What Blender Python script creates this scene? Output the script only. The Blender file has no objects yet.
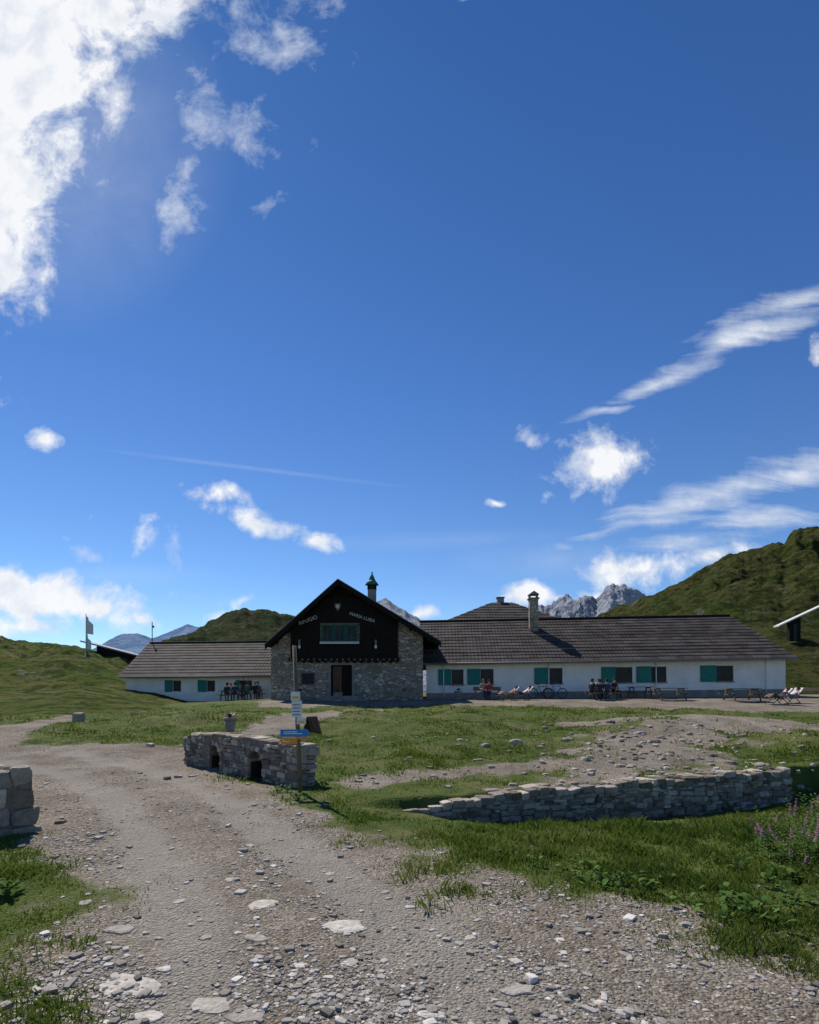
import bpy, math, random
import numpy as np
from mathutils import Vector, Matrix
random.seed(7); rng=np.random.default_rng(11)
F=560.0; CX=409.5; HZ=690.0; EYE=1.6
scene=bpy.context.scene
scene.view_settings.view_transform='Standard'
scene.view_settings.look='None'
scene.view_settings.exposure=0
# ------------------------------------------------------------------ noise
TAB=rng.random((256,256))
def vn(x,y,s=0):
    x=np.asarray(x,float)+s*17.31; y=np.asarray(y,float)+s*9.77
    xi=np.floor(x).astype(int); yi=np.floor(y).astype(int)
    fx=x-xi; fy=y-yi; fx=fx*fx*(3-2*fx); fy=fy*fy*(3-2*fy)
    a=TAB[xi&255,yi&255]; b=TAB[(xi+1)&255,yi&255]; c=TAB[xi&255,(yi+1)&255]; d=TAB[(xi+1)&255,(yi+1)&255]
    return (a*(1-fx)+b*fx)*(1-fy)+(c*(1-fx)+d*fx)*fy
def fbm(x,y,o=4,s=0):
    r=0;a=.5;t=0
    for i in range(o):
        r=r+a*(vn(x,y,s+i)-.5)*2; t+=a; a*=.5; x=np.asarray(x)*2.03; y=np.asarray(y)*2.03
    return r/t
def ridged(x,y,o=5,s=0):
    r=0;a=.5;t=0
    for i in range(o):
        r=r+a*(1-np.abs(vn(x,y,s+i)*2-1)); t+=a; a*=.55; x=np.asarray(x)*2.1; y=np.asarray(y)*2.1
    return r/t
def ss(a,b,x):
    t=np.clip((np.asarray(x,float)-a)/(b-a),0,1); return t*t*(3-2*t)
# ------------------------------------------------------------------ terrain height
W0=np.array([-0.25,8.0]); W1=np.array([7.5,11.0]); WD=W1-W0; WL=np.hypot(*WD); WD=WD/WL; WN=np.array([WD[1],-WD[0]])
def bumpg(x,y,cx,cy,rx,ry,h): return h*np.exp(-((x-cx)/rx)**2-((y-cy)/ry)**2)
def H0(x,y):
    x=np.asarray(x,float); y=np.asarray(y,float)
    z=np.interp(y,[-50,10,12,15,19,22,28,31,34,37,41,60,5000],[0,0,.08,.25,.36,.42,.53,.66,.86,.95,1.02,1.05,1.05])
    s=ss(18,37,y)
    z=z+.008*np.clip(x,0,30)*s-.05*np.clip(-x-9,0,14)*s
    z=z+bumpg(x,y,3.5,25,4.5,2.6,.22)+bumpg(x,y,9.5,19,3.2,1.8,.30)+bumpg(x,y,0,18,2.5,1.6,.14)+bumpg(x,y,13,22,3,2,.25)+bumpg(x,y,-8,21,2.5,3,.16)+bumpg(x,y,6.5,14.5,1.6,1,-.10)+bumpg(x,y,11,14.5,3,1.5,.14)
    rx=x-W0[0]; ry=y-W0[1]
    al=rx*WD[0]+ry*WD[1]; pn=rx*WN[0]+ry*WN[1]
    depth=np.interp(al,[-1,0,1.5,5,8.2,11],[0,.12,.42,.62,.66,.15])
    front=ss(-.22,-.05,pn)
    d=depth*np.exp(-np.clip(pn-.3,0,50)/2.2)*front*ss(5.3,1.5,np.clip(pn,0,9))
    return z-d
H=H0
RAY=np.concatenate([np.arange(1.5,14,.02),np.arange(14,75,.05)])
def survey(u,v):
    a=(u-CX)/F; k=(v-HZ)/F
    hz=EYE-k*RAY; h=H0(a*RAY,RAY)
    i=np.argmax(hz<h) if (hz<h).any() else len(RAY)-1
    Y=RAY[i]; return np.array([a*Y,Y])
def poly_sd(x,y,P):
    P=np.array(P,float); n=len(P); d=np.full(x.shape,1e18); ins=np.zeros(x.shape,bool)
    for i in range(n):
        a=P[i]; b=P[(i+1)%n]; e=b-a; wx=x-a[0]; wy=y-a[1]
        t=np.clip((wx*e[0]+wy*e[1])/max(e@e,1e-9),0,1)
        d=np.minimum(d,(wx-e[0]*t)**2+(wy-e[1]*t)**2)
        c=((a[1]>y)!=(b[1]>y))&(x<(b[0]-a[0])*(y-a[1])/((b[1]-a[1]) if b[1]!=a[1] else 1e-9)+a[0])
        ins^=c
    d=np.sqrt(d); return np.where(ins,-d,d)
def line_d(x,y,P):
    P=np.array(P,float); d=np.full(x.shape,1e18)
    for a,b in zip(P[:-1],P[1:]):
        e=b-a; t=np.clip(((x-a[0])*e[0]+(y-a[1])*e[1])/(e@e),0,1); d=np.minimum(d,(x-a[0]-e[0]*t)**2+(y-a[1]-e[1]*t)**2)
    return np.sqrt(d)
S=lambda L:[survey(u,v) for u,v in L]
road_poly=[(-1.2,-30),(-1.45,0),(-1.75,2.6),(-2.55,4.3),(-3.55,5.6),(-4.3,6.4),(-7.4,9),(-14,11),(-14,13.5),(-9.4,14.2),(-5.6,14.6),(-4.9,13),(-4.4,11.5),(-1.8,9.0),(-1.35,7.8),(-.1,5.8),(1.1,4.4),(2.0,3.6),(3.0,3.1),(3.8,2.0),(4.2,-30)]
ruts=[[(.9,0),(.55,2.6),(-.1,4),(-1.3,6),(-3.0,8.5),(-5,11),(-8,13)],[(-.6,0),(-.95,2.6),(-1.65,4),(-2.7,5.8),(-4.4,8.2),(-6.6,10.6),(-9.5,12.2)]]
left_path=S([(-60,742),(-60,729),(30,722),(74,716),(84,718),(50,727),(25,735),(20,746),(0,758)])
right_path=S([(140,760),(190,750),(230,738),(258,724),(285,713),(345,712),(335,718),(300,727),(262,744),(205,766)])
terrace=[(-9.5,35.0),(-9,31.5),(-5,30.5),(-2,31.5),(6,31.5),(12,30.5),(15,28),(22,25),(33,24),(33,42),(-9.5,42)]
scree=S([(545,778),(600,762),(570,750),(620,738),(640,726),(690,716),(760,716),(819,724),(770,732),(700,745),(700,765),(640,782),(600,790),(556,790)])
thin=S([(330,782),(400,774),(470,765),(560,755),(600,768),(480,775),(400,784),(350,790)])
def gravel_mask(x,y):
    n=fbm(x*1.1,y*1.1,4,3); n2=fbm(x*.35,y*.35,3,9); n5=fbm(x*3.1,y*3.1,3,15)
    m=np.zeros(x.shape)
    sd=poly_sd(x,y,road_poly); m=np.maximum(m,ss(.5,-.5,sd+n*.75+n5*.35))
    sd=poly_sd(x,y,left_path); m=np.maximum(m,ss(.4,-.3,sd+n*.3))
    sd=poly_sd(x,y,right_path); m=np.maximum(m,ss(.4,-.3,sd+n*.5))
    sd=poly_sd(x,y,terrace); m=np.maximum(m,ss(.8,-.8,sd+n*1.6))
    sd=poly_sd(x,y,scree); m=np.maximum(m,ss(1.2,-.8,sd+n*1.9+n5*.5)*.95)
    sd=poly_sd(x,y,thin); m=np.maximum(m,ss(.35,-.4,sd+n*.6+n5*.2)*.9)
    m=np.maximum(m,ss(.28,.6,n2+n5*.3)*.85*ss(9,13,y))
    m=np.maximum(m,ss(.3,.65,n+n5*.3)*.6*ss(5.5,3.5,y))
    return m
# ------------------------------------------------------------------ node helpers
def newmat(name):
    m=bpy.data.materials.new(name); m.use_nodes=True
    nt=m.node_tree; b=nt.nodes['Principled BSDF']; return m,nt,b
def N(nt,t,**k):
    n=nt.nodes.new(t)
    for a,v in k.items(): setattr(n,a,v)
    return n
def L(nt,a,b): nt.links.new(a,b)
def ramp(nt,fac,stops):
    r=nt.nodes.new('ShaderNodeValToRGB'); e=r.color_ramp.elements
    while len(e)<len(stops): e.new(.5)
    for i,(p,c) in enumerate(stops):
        e[i].position=p; e[i].color=(*c,1) if len(c)==3 else c
    L(nt,fac,r.inputs[0]); return r.outputs[0]
def mix(nt,f,a,b,bt='MIX'):
    m=nt.nodes.new('ShaderNodeMix'); m.data_type='RGBA'; m.blend_type=bt
    for s,v in ((0,f),(6,a),(7,b)):
        if hasattr(v,'is_output'): L(nt,v,m.inputs[s])
        else: m.inputs[s].default_value=v if not isinstance(v,tuple) else ((*v,1) if len(v)==3 else v)
    return m.outputs[2]
def math_(nt,op,a,b=None,c=None,clamp=False):
    m=nt.nodes.new('ShaderNodeMath'); m.operation=op; m.use_clamp=clamp
    for i,v in enumerate((a,b,c)):
        if v is None: continue
        if hasattr(v,'is_output'): L(nt,v,m.inputs[i])
        else: m.inputs[i].default_value=v
    return m.outputs[0]
def noise(nt,vec,scale,detail=4,rough=.55,dist=0):
    n=nt.nodes.new('ShaderNodeTexNoise'); n.inputs['Scale'].default_value=scale; n.inputs['Detail'].default_value=detail
    n.inputs['Roughness'].default_value=rough; n.inputs['Distortion'].default_value=dist
    if vec is not None: L(nt,vec,n.inputs['Vector'])
    return n.outputs['Fac']
def vor(nt,vec,scale,feat='F1',out='Distance'):
    n=nt.nodes.new('ShaderNodeTexVoronoi'); n.feature=feat; n.inputs['Scale'].default_value=scale
    if vec is not None: L(nt,vec,n.inputs['Vector'])
    return n.outputs[out]
def bump(nt,b,h,st,dist=.02):
    n=nt.nodes.new('ShaderNodeBump'); n.inputs['Strength'].default_value=st; n.inputs['Distance'].default_value=dist
    L(nt,h,n.inputs['Height']); L(nt,n.outputs[0],b.inputs['Normal'])
def basic(name,c1,c2=None,scale=3,rough=.85,bst=.0,bsc=30,metal=0,spec=.3):
    m,nt,b=newmat(name); tc=nt.nodes.new('ShaderNodeTexCoord').outputs['Object']
    if c2 is None: c2=tuple(x*.72 for x in c1)
    f=noise(nt,tc,scale,4,.65)
    L(nt,ramp(nt,f,[(.32,c2),(.68,c1)]),b.inputs['Base Color'])
    b.inputs['Roughness'].default_value=rough; b.inputs['Metallic'].default_value=metal
    b.inputs['Specular IOR Level'].default_value=spec
    if bst>0: bump(nt,b,noise(nt,tc,bsc,3,.6),bst,.01)
    return m
def tinted(name,stops,rough=.85,nsc=8,nv=.35,bst=.4,bsc=40,bd=.01,trans=0,spec=.2):
    m,nt,b=newmat(name)
    at=N(nt,'ShaderNodeAttribute',attribute_name='tint').outputs['Fac']
    c=ramp(nt,at,stops)
    if nv:
        tc=nt.nodes.new('ShaderNodeTexCoord').outputs['Object']
        f=noise(nt,tc,nsc,3,.65)
        g=math_(nt,'MULTIPLY_ADD',f,nv*2,1-nv)
        cc=nt.nodes.new('ShaderNodeCombineColor')
        for i in range(3): L(nt,g,cc.inputs[i])
        c=mix(nt,1.0,c,cc.outputs[0],'MULTIPLY')
    L(nt,c,b.inputs['Base Color']); b.inputs['Roughness'].default_value=rough; b.inputs['Specular IOR Level'].default_value=spec
    if bst: bump(nt,b,noise(nt,tc,bsc,4,.65),bst,bd)
    if trans:
        t=nt.nodes.new('ShaderNodeBsdfTranslucent'); L(nt,c,t.inputs[0])
        ms=nt.nodes.new('ShaderNodeMixShader'); ms.inputs[0].default_value=trans
        L(nt,b.outputs[0],ms.inputs[1]); L(nt,t.outputs[0],ms.inputs[2])
        L(nt,ms.outputs[0],nt.nodes['Material Output'].inputs[0])
    return m
# ------------------------------------------------------------------ materials
def ground_material():
    m,nt,b=newmat('ground_mat'); tc=nt.nodes.new('ShaderNodeTexCoord').outputs['Object']
    g=N(nt,'ShaderNodeAttribute',attribute_name='gravel').outputs['Fac']
    rt=N(nt,'ShaderNodeAttribute',attribute_name='rut').outputs['Fac']
    n1=noise(nt,tc,1.2,5,.65); n2=noise(nt,tc,9,4,.7); n3=noise(nt,tc,.3,5,.65)
    grass=ramp(nt,n1,[(.25,(.045,.070,.013)),(.5,(.098,.135,.024)),(.75,(.18,.182,.052))])
    grass=mix(nt,math_(nt,'MULTIPLY',n2,.8),grass,(.050,.075,.015))
    grass=mix(nt,ramp(nt,n3,[(.46,(0,0,0)),(.64,(.5,.5,.5))]),grass,(.18,.15,.075))
    v1=vor(nt,tc,46,'F1','Color'); v2=vor(nt,tc,120,'F1','Color'); 
    bw=nt.nodes.new('ShaderNodeRGBToBW'); L(nt,v1,bw.inputs[0]); bw2=nt.nodes.new('ShaderNodeRGBToBW'); L(nt,v2,bw2.inputs[0])
    p=math_(nt,'MULTIPLY_ADD',bw.outputs[0],.5,math_(nt,'MULTIPLY',bw2.outputs[0],.5))
    gr=ramp(nt,p,[(.2,(.12,.104,.086)),(.5,(.25,.222,.188)),(.8,(.50,.46,.41))])
    dirt=ramp(nt,noise(nt,tc,.7,6,.72),[(.34,(.58,.52,.44)),(.66,(1.14,1.08,1.0))])
    gr=mix(nt,1.0,gr,dirt,'MULTIPLY')
    fine=ramp(nt,noise(nt,tc,2.4,6,.75),[(.48,(0,0,0)),(.62,(.55,.55,.55))])
    gr=mix(nt,fine,gr,(.23,.195,.155))
    gr=mix(nt,math_(nt,'MULTIPLY',rt,.6),gr,(.33,.298,.255))
    e=math_(nt,'ADD',g,math_(nt,'MULTIPLY',math_(nt,'SUBTRACT',noise(nt,tc,5,5,.75),.5),1.1))
    f=math_(nt,'MULTIPLY',math_(nt,'SUBTRACT',e,.35),3.0,clamp=True)
    L(nt,mix(nt,f,grass,gr),b.inputs['Base Color'])
    b.inputs['Roughness'].default_value=.95; b.inputs['Specular IOR Level'].default_value=.12
    h=math_(nt,'ADD',math_(nt,'MULTIPLY',vor(nt,tc,46),-.8),math_(nt,'MULTIPLY',noise(nt,tc,12,7,.72),1.4))
    bump(nt,b,h,.95,.028)
    return m
def hill_material(name,green,brown,rock,rs=.12,sc=1.0,rockth=.58,bd=1.5,dk=.4):
    m,nt,b=newmat(name); tc=nt.nodes.new('ShaderNodeTexCoord').outputs['Object']
    n1=noise(nt,tc,.06*sc,6,.65); n2=noise(nt,tc,.30*sc,7,.75); n3=noise(nt,tc,rs*sc,8,.74,.6)
    c=ramp(nt,n1,[(.42,green),(.58,brown)])
    c=mix(nt,ramp(nt,n2,[(.47,(0,0,0)),(.55,(.85,.85,.85))]),c,tuple(x*dk for x in green))
    c=mix(nt,ramp(nt,n3,[(rockth,(0,0,0)),(rockth+.03,(1,1,1))]),c,rock)
    L(nt,c,b.inputs['Base Color']); b.inputs['Roughness'].default_value=1; b.inputs['Specular IOR Level'].default_value=.03
    bump(nt,b,math_(nt,'ADD',n2,n3),1.0,bd/sc)
    return m
M_ground=ground_material()
M_grass=tinted('grass_mat',[(0,(.050,.088,.012)),(.45,(.110,.162,.024)),(.8,(.185,.215,.042)),(1,(.32,.28,.12))],nv=0,bst=0,trans=.42)
M_leaf=tinted('leaf_mat',[(0,(.04,.09,.018)),(1,(.13,.22,.04))],nv=0,bst=0,trans=.3)
M_pink=tinted('flower_mat',[(0,(.30,.10,.24)),(1,(.55,.24,.44))],nv=0,bst=0,trans=.35)
M_pebble=tinted('gravel_mat',[(0,(.11,.10,.085)),(.4,(.26,.235,.205)),(.8,(.45,.415,.37)),(1,(.62,.58,.53))],nsc=30,nv=.2,bst=0)
M_flat=tinted('flat_stone_mat',[(0,(.32,.28,.24)),(1,(.54,.49,.42))],nsc=14,nv=.5,bst=.9,bsc=28,bd=.02)
M_stone=tinted('stone_mat',[(0,(.14,.115,.085)),(.5,(.32,.27,.215)),(1,(.54,.47,.385))],nsc=9,nv=.6,bst=1.0,bsc=16,bd=.05)
M_core=basic('mortar_mat',(.24,.205,.165),(.12,.10,.08),9,rough=1,bst=1,bsc=14)
M_arch_shade=basic('arch_shade_mat',(.035,.028,.02),rough=1,bst=.5)  # near-black colour standing in for the shade inside the parapet arches
M_plaster=basic('white_plaster_mat',(.86,.82,.76),(.70,.66,.60),.9,.9,.25,14)
M_plinth=basic('plinth_mat',(.30,.27,.235),(.18,.16,.14),2,.95,.4,12)
M_teal=basic('teal_paint_mat',(.012,.20,.17),(.010,.14,.12),6,.6,.1)
M_wood_dark=basic('dark_wood_mat',(.018,.013,.010),(.009,.007,.006),4,.8,.3,20,spec=.15)
M_wood=basic('weathered_wood_mat',(.20,.15,.10),(.11,.085,.06),7,.85,.3,30)
M_woodbr=basic('brown_wood_mat',(.16,.07,.035),(.09,.04,.02),7,.7,.2,30)
M_white=basic('white_paint_mat',(.75,.75,.73),(.62,.62,.60),5,.6)
M_frame=basic('window_frame_mat',(.10,.07,.05),(.06,.045,.03),5,.6)
M_greenframe=basic('green_frame_mat',(.015,.10,.065),(.01,.07,.045),5,.6)
M_metal=basic('grey_metal_mat',(.20,.20,.21),(.14,.14,.15),8,.6,metal=.2)
M_black=basic('black_mat',(.02,.02,.022),(.012,.012,.013),8,.6)
M_tyre=basic('rubber_mat',(.025,.025,.025),(.015,.015,.015),8,.8)
M_copper=basic('green_copper_mat',(.04,.20,.17),(.025,.13,.115),5,.7)
M_blue=basic('blue_sign_mat',(.03,.22,.55),(.025,.18,.46),4,.5)
M_orange=basic('orange_sign_mat',(.75,.28,.04),(.6,.22,.03),4,.5)
M_yellow=basic('yellow_sign_mat',(.75,.5,.05),(.6,.4,.04),4,.5)
M_red=basic('red_paint_mat',(.5,.04,.03),(.4,.03,.02),4,.5)
M_fabricw=basic('canvas_mat',(.65,.63,.58),(.52,.5,.46),6,.9)
def glass():
    m,nt,b=newmat('window_glass_mat')
    tc=nt.nodes.new('ShaderNodeTexCoord').outputs['Object']
    L(nt,ramp(nt,noise(nt,tc,2,3),[(.3,(.010,.012,.014)),(.7,(.03,.035,.04))]),b.inputs['Base Color'])
    b.inputs['Roughness'].default_value=.2; b.inputs['Specular IOR Level'].default_value=.12; return m
M_glass=glass()
def roofmat():
    m,nt,b=newmat('roof_mat'); uv=N(nt,'ShaderNodeUVMap',uv_map='UVMap').outputs[0]
    w=nt.nodes.new('ShaderNodeTexWave'); w.wave_type='BANDS'; w.bands_direction='X'; w.inputs['Scale'].default_value=1.25; L(nt,uv,w.inputs[0])
    br=nt.nodes.new('ShaderNodeTexBrick'); L(nt,uv,br.inputs['Vector']); br.inputs['Scale'].default_value=1
    br.inputs['Brick Width'].default_value=.55; br.inputs['Row Height'].default_value=.42; br.inputs['Mortar Size'].default_value=.0
    br.inputs['Color1'].default_value=(.044,.037,.035,1); br.inputs['Color2'].default_value=(.088,.075,.070,1)
    n=noise(nt,uv,.6,5,.7)
    c=mix(nt,1.0,br.outputs[0],ramp(nt,n,[(.3,(.75,.75,.75)),(.7,(1.3,1.25,1.2))]),'MULTIPLY')
    c=mix(nt,ramp(nt,noise(nt,uv,4,5,.8),[(.6,(0,0,0)),(.75,(.35,.35,.35))]),c,(.12,.105,.095))
    L(nt,c,b.inputs['Base Color']); b.inputs['Roughness'].default_value=.8; b.inputs['Specular IOR Level'].default_value=.1
    bump(nt,b,w.outputs[1],.45,.035); return m
M_roof=roofmat()
def masonry():
    m,nt,b=newmat('stone_masonry_mat'); tc=nt.nodes.new('ShaderNodeTexCoord').outputs['Object']
    mp=nt.nodes.new('ShaderNodeMapping'); mp.inputs['Scale'].default_value=(1.0,1.0,1.9); L(nt,tc,mp.inputs[0])
    v=vor(nt,mp.outputs[0],2.6,'F1','Color'); bw=nt.nodes.new('ShaderNodeRGBToBW'); L(nt,v,bw.inputs[0])
    c=ramp(nt,bw.outputs[0],[(.15,(.23,.18,.13)),(.5,(.37,.30,.23)),(.85,(.56,.47,.37))])
    de=vor(nt,mp.outputs[0],2.6,'DISTANCE_TO_EDGE')
    c=mix(nt,ramp(nt,de,[(.03,(1,1,1)),(.08,(0,0,0))]),c,(.18,.15,.12))
    n=noise(nt,tc,7,5,.7); c=mix(nt,1.0,c,ramp(nt,n,[(.3,(.7,.7,.7)),(.7,(1.15,1.15,1.15))]),'MULTIPLY')
    L(nt,c,b.inputs['Base Color']); b.inputs['Roughness'].default_value=.95; b.inputs['Specular IOR Level'].default_value=.1
    bump(nt,b,math_(nt,'ADD',ramp(nt,de,[(0,(0,0,0)),(.12,(1,1,1))]),math_(nt,'MULTIPLY',n,.5)),.6,.04); return m
M_masonry=masonry()
# ------------------------------------------------------------------ mesh buffer
def empty(name,loc=(0,0,0),rot=(0,0,0)):
    e=bpy.data.objects.new(name,None); e.location=loc; e.rotation_euler=rot; scene.collection.objects.link(e); return e
class Buf:
    def __init__(s): s.v=[]; s.f=[]; s.m=[]; s.mats=[]; s.sm=[]
    def mi(s,mat):
        if mat not in s.mats: s.mats.append(mat)
        return s.mats.index(mat)
    def add(s,vs,fs,mat,smooth=False):
        o=len(s.v); s.v+= [tuple(p) for p in vs]; s.f+=[tuple(i+o for i in f) for f in fs]
        k=s.mi(mat); s.m+=[k]*len(fs); s.sm+=[smooth]*len(fs)
    def box(s,x0,x1,y0,y1,z0,z1,mat):
        s.add([(x0,y0,z0),(x1,y0,z0),(x1,y1,z0),(x0,y1,z0),(x0,y0,z1),(x1,y0,z1),(x1,y1,z1),(x0,y1,z1)],
              [(0,3,2,1),(4,5,6,7),(0,1,5,4),(1,2,6,5),(2,3,7,6),(3,0,4,7)],mat)
    def obox(s,c,ax,ay,az,mat):
        c,ax,ay,az=map(Vector,(c,ax,ay,az)); vs=[]
        for k in (-1,1):
            for i,j in ((-1,-1),(1,-1),(1,1),(-1,1)): vs.append(c+ax*i+ay*j+az*k)
        s.add(vs,[(0,3,2,1),(4,5,6,7),(0,1,5,4),(1,2,6,5),(2,3,7,6),(3,0,4,7)],mat)
    def tube(s,p,q,r0,mat,r1=None,n=8,caps=True):
        r1=r0 if r1 is None else r1; p=Vector(p); q=Vector(q); d=(q-p).normalized()
        a=d.orthogonal().normalized(); b=d.cross(a); vs=[]
        for c,r in ((p,r0),(q,r1)):
            for i in range(n):
                t=2*math.pi*i/n; vs.append(c+a*math.cos(t)*r+b*math.sin(t)*r)
        fs=[(i,(i+1)%n,n+(i+1)%n,n+i) for i in range(n)]
        if caps: fs+=[tuple(range(n-1,-1,-1)),tuple(range(n,2*n))]
        s.add(vs,fs,mat,True)
    def torus(s,c,R,r,mat,axis='x',n=24,k=6):
        vs=[];fs=[]
        for i in range(n):
            t=2*math.pi*i/n
            for j in range(k):
                p=2*math.pi*j/k; rr=R+r*math.cos(p); w=r*math.sin(p)
                u,v=rr*math.cos(t),rr*math.sin(t)
                vs.append((c[0]+(w if axis=='x' else u),c[1]+(u if axis=='x' else w),c[2]+v))
        for i in range(n):
            for j in range(k): fs.append((i*k+j,i*k+(j+1)%k,((i+1)%n)*k+(j+1)%k,((i+1)%n)*k+j))
        s.add(vs,fs,mat,True)
    def ell(s,c,rx,ry,rz,mat,n=12,m=8,zmin=-1,rot=None):
        vs=[];fs=[]
        for i in range(m+1):
            ph=-math.pi/2+math.pi*i/m
            for j in range(n):
                t=2*math.pi*j/n; z=max(math.sin(ph),zmin)
                p=Vector((rx*math.cos(ph)*math.cos(t),ry*math.cos(ph)*math.sin(t),rz*z))
                if rot: p=rot@p
                vs.append(Vector(c)+p)
        for i in range(m):
            for j in range(n): fs.append((i*n+j,i*n+(j+1)%n,(i+1)*n+(j+1)%n,(i+1)*n+j))
        s.add(vs,fs,mat,True)
    def poly_prism(s,pts,y0,y1,mat):
        n=len(pts); vs=[(x,y0,z) for x,z in pts]+[(x,y1,z) for x,z in pts]
        fs=[tuple(range(n)),tuple(range(2*n-1,n-1,-1))]+[(i,n+i,n+(i+1)%n,(i+1)%n) for i in range(n)]
        s.add(vs,fs,mat)
    def obj(s,name,parent=None,loc=None,rot=None,scale=None,bevel=0):
        me=bpy.data.meshes.new(name); me.from_pydata(s.v,[],s.f); me.update()
        for m in s.mats: me.materials.append(m)
        me.polygons.foreach_set('material_index',s.m); me.polygons.foreach_set('use_smooth',s.sm)
        o=bpy.data.objects.new(name,me); scene.collection.objects.link(o)
        if parent: o.parent=parent
        if loc is not None: o.location=loc
        if rot is not None: o.rotation_euler=rot
        if scale: o.scale=(scale,)*3
        return o
def np_mesh(name,V,Fa,mat,attrs={},smooth=False):
    me=bpy.data.meshes.new(name); V=np.asarray(V,np.float32); Fa=np.asarray(Fa,np.int32)
    me.vertices.add(len(V)); me.vertices.foreach_set('co',V.ravel())
    me.loops.add(Fa.size); me.loops.foreach_set('vertex_index',Fa.ravel())
    me.polygons.add(len(Fa)); me.polygons.foreach_set('loop_start',np.arange(len(Fa),dtype=np.int32)*Fa.shape[1])
    me.polygons.foreach_set('loop_total',np.full(len(Fa),Fa.shape[1],np.int32))
    me.polygons.foreach_set('use_smooth',np.full(len(Fa),smooth))
    me.update(calc_edges=True); me.validate()
    for k,a in attrs.items():
        at=me.attributes.new(k,'FLOAT','POINT'); at.data.foreach_set('value',np.asarray(a,np.float32))
    me.materials.append(mat); o=bpy.data.objects.new(name,me); scene.collection.objects.link(o); return o
def grid_faces(nx,ny):
    i=np.arange(nx-1)[None,:]+np.arange(ny-1)[:,None]*nx
    return np.stack([i,i+1,i+nx+1,i+nx],-1).reshape(-1,4)
# ------------------------------------------------------------------ ground sheet
def graded(start,fine_end,d,end,g):
    a=list(np.arange(start,fine_end,d)); 
    while a[-1]<end: d*=g; a.append(a[-1]+d)
    return a
ypos=graded(2.0,12.5,.055,4000,1.033)
yneg=[-200,-60,-20,-8,-3,0,1,1.6]
ys=np.array(yneg+ypos)
xp=graded(0,9,.075,4000,1.045); xs=np.array([-v for v in xp[::-1]][:-1]+xp)
X,Y=np.meshgrid(xs,ys); X=X.ravel(); Y=Y.ravel()
def rutmask(x,y):
    d=np.minimum(line_d(x,y,ruts[0]),line_d(x,y,ruts[1])); return ss(.42,.12,d+fbm(x*1.5,y*1.5,3,27)*.22)
G=gravel_mask(X,Y); RT=rutmask(X,Y)
Z=H(X,Y)
rough=fbm(X*2.2,Y*2.2,4,5)*.05*(1-G)*ss(2,4,Y)+fbm(X*.5,Y*.5,4,6)*.26*(1-G*.5)*ss(9.5,13,Y)*ss(38,30,Y)+fbm(X*1.6,Y*1.6,3,16)*.07*ss(12,15,Y)*ss(36,28,Y)
Z=Z+rough+fbm(X*3,Y*3,3,8)*.018*G-.025*RT+fbm(X*14,Y*14,2,4)*.008*G*ss(14,8,Y)
far=ss(60,200,np.hypot(X,Y)); Z=Z+far*fbm(X*.01,Y*.01,3,2)*2-far*2
ground=np_mesh('ground',np.stack([X,Y,Z],1),grid_faces(len(xs),len(ys)),M_ground,{'gravel':G,'rut':RT},True)
ZZ_=Z.reshape(len(ys),len(xs))
def zat(x,y):
    i=np.clip(np.searchsorted(xs,x)-1,0,len(xs)-2); j=np.clip(np.searchsorted(ys,y)-1,0,len(ys)-2)
    fx=(x-xs[i])/(xs[i+1]-xs[i]); fy=(y-ys[j])/(ys[j+1]-ys[j])
    return (ZZ_[j,i]*(1-fx)+ZZ_[j,i+1]*fx)*(1-fy)+(ZZ_[j+1,i]*(1-fx)+ZZ_[j+1,i+1]*fx)*fy
# ------------------------------------------------------------------ scatter helpers
def cube_template(n,edge=0.0):
    vs={};fs=[]
    def vid(p):
        k=tuple(np.round(p,5)); 
        if k not in vs: vs[k]=len(vs)
        return vs[k]
    g=[-1+2*i/n for i in range(n+1)]
    if edge: 
        inner=[-1+edge+(2-2*edge)*i/(n-2) for i in range(n-1)]; g=[-1]+inner+[1]
    for ax in range(3):
        for sg in (-1,1):
            for i in range(n):
                for j in range(n):
                    q=[]
                    for a,b in ((0,0),(1,0),(1,1),(0,1)):
                        p=[0,0,0]; p[ax]=sg; p[(ax+1)%3]=g[i+a]; p[(ax+2)%3]=g[j+b]; q.append(vid(p))
                    fs.append(q if sg>0 else q[::-1])
    return np.array(list(vs.keys())),np.array(fs)
def blocks(C,E,Hs,T,Ft,power=7,jit=.12,nz=.02):
    n=len(C); r=(np.abs(T)**power).sum(1)**(1/power); P=T/r[:,None]
    off=rng.normal(0,jit,(n,8,3)); w=[]
    for k in range(8):
        sx,sy,sz=(1 if k&1 else -1),(1 if k&2 else -1),(1 if k&4 else -1)
        w.append((1+sx*P[:,0])*(1+sy*P[:,1])*(1+sz*P[:,2])/8)
    w=np.array(w)
    Q=P[None]+np.einsum('kv,nkc->nvc',w,off)+rng.normal(0,nz,(n,len(P),3))
    Q=Q*Hs[:,None,:]
    V=np.einsum('nvc,ncd->nvd',Q,E)+C[:,None,:]
    Fa=(Ft[None]+(np.arange(n)*len(P))[:,None,None]).reshape(-1,4)
    return V.reshape(-1,3),Fa,len(P)
T3,F3=cube_template(3); T5e,F5e=cube_template(5,.16); T2,F2=cube_template(2)
def frust(n,y0,y1,marg=1.0,pw=1.0):
    t=rng.random(n); y=(y0**-pw+t*(y1**-pw-y0**-pw))**(-1/pw)
    a=rng.uniform(-.73*1.15,.73*1.15,n); return a*y+rng.uniform(-.3,.3,n)*marg,y
x,y=frust(90000,2.1,11,pw=.9); g=gravel_mask(x,y); k=(rng.random(len(x))<g**1.5*(.10+.90*ss(-.2,.45,fbm(x*1.3,y*1.3,4,12)))*(1-.8*rutmask(x,y)))
x=x[k][:23000];y=y[k][:23000]; n=len(x)
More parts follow.
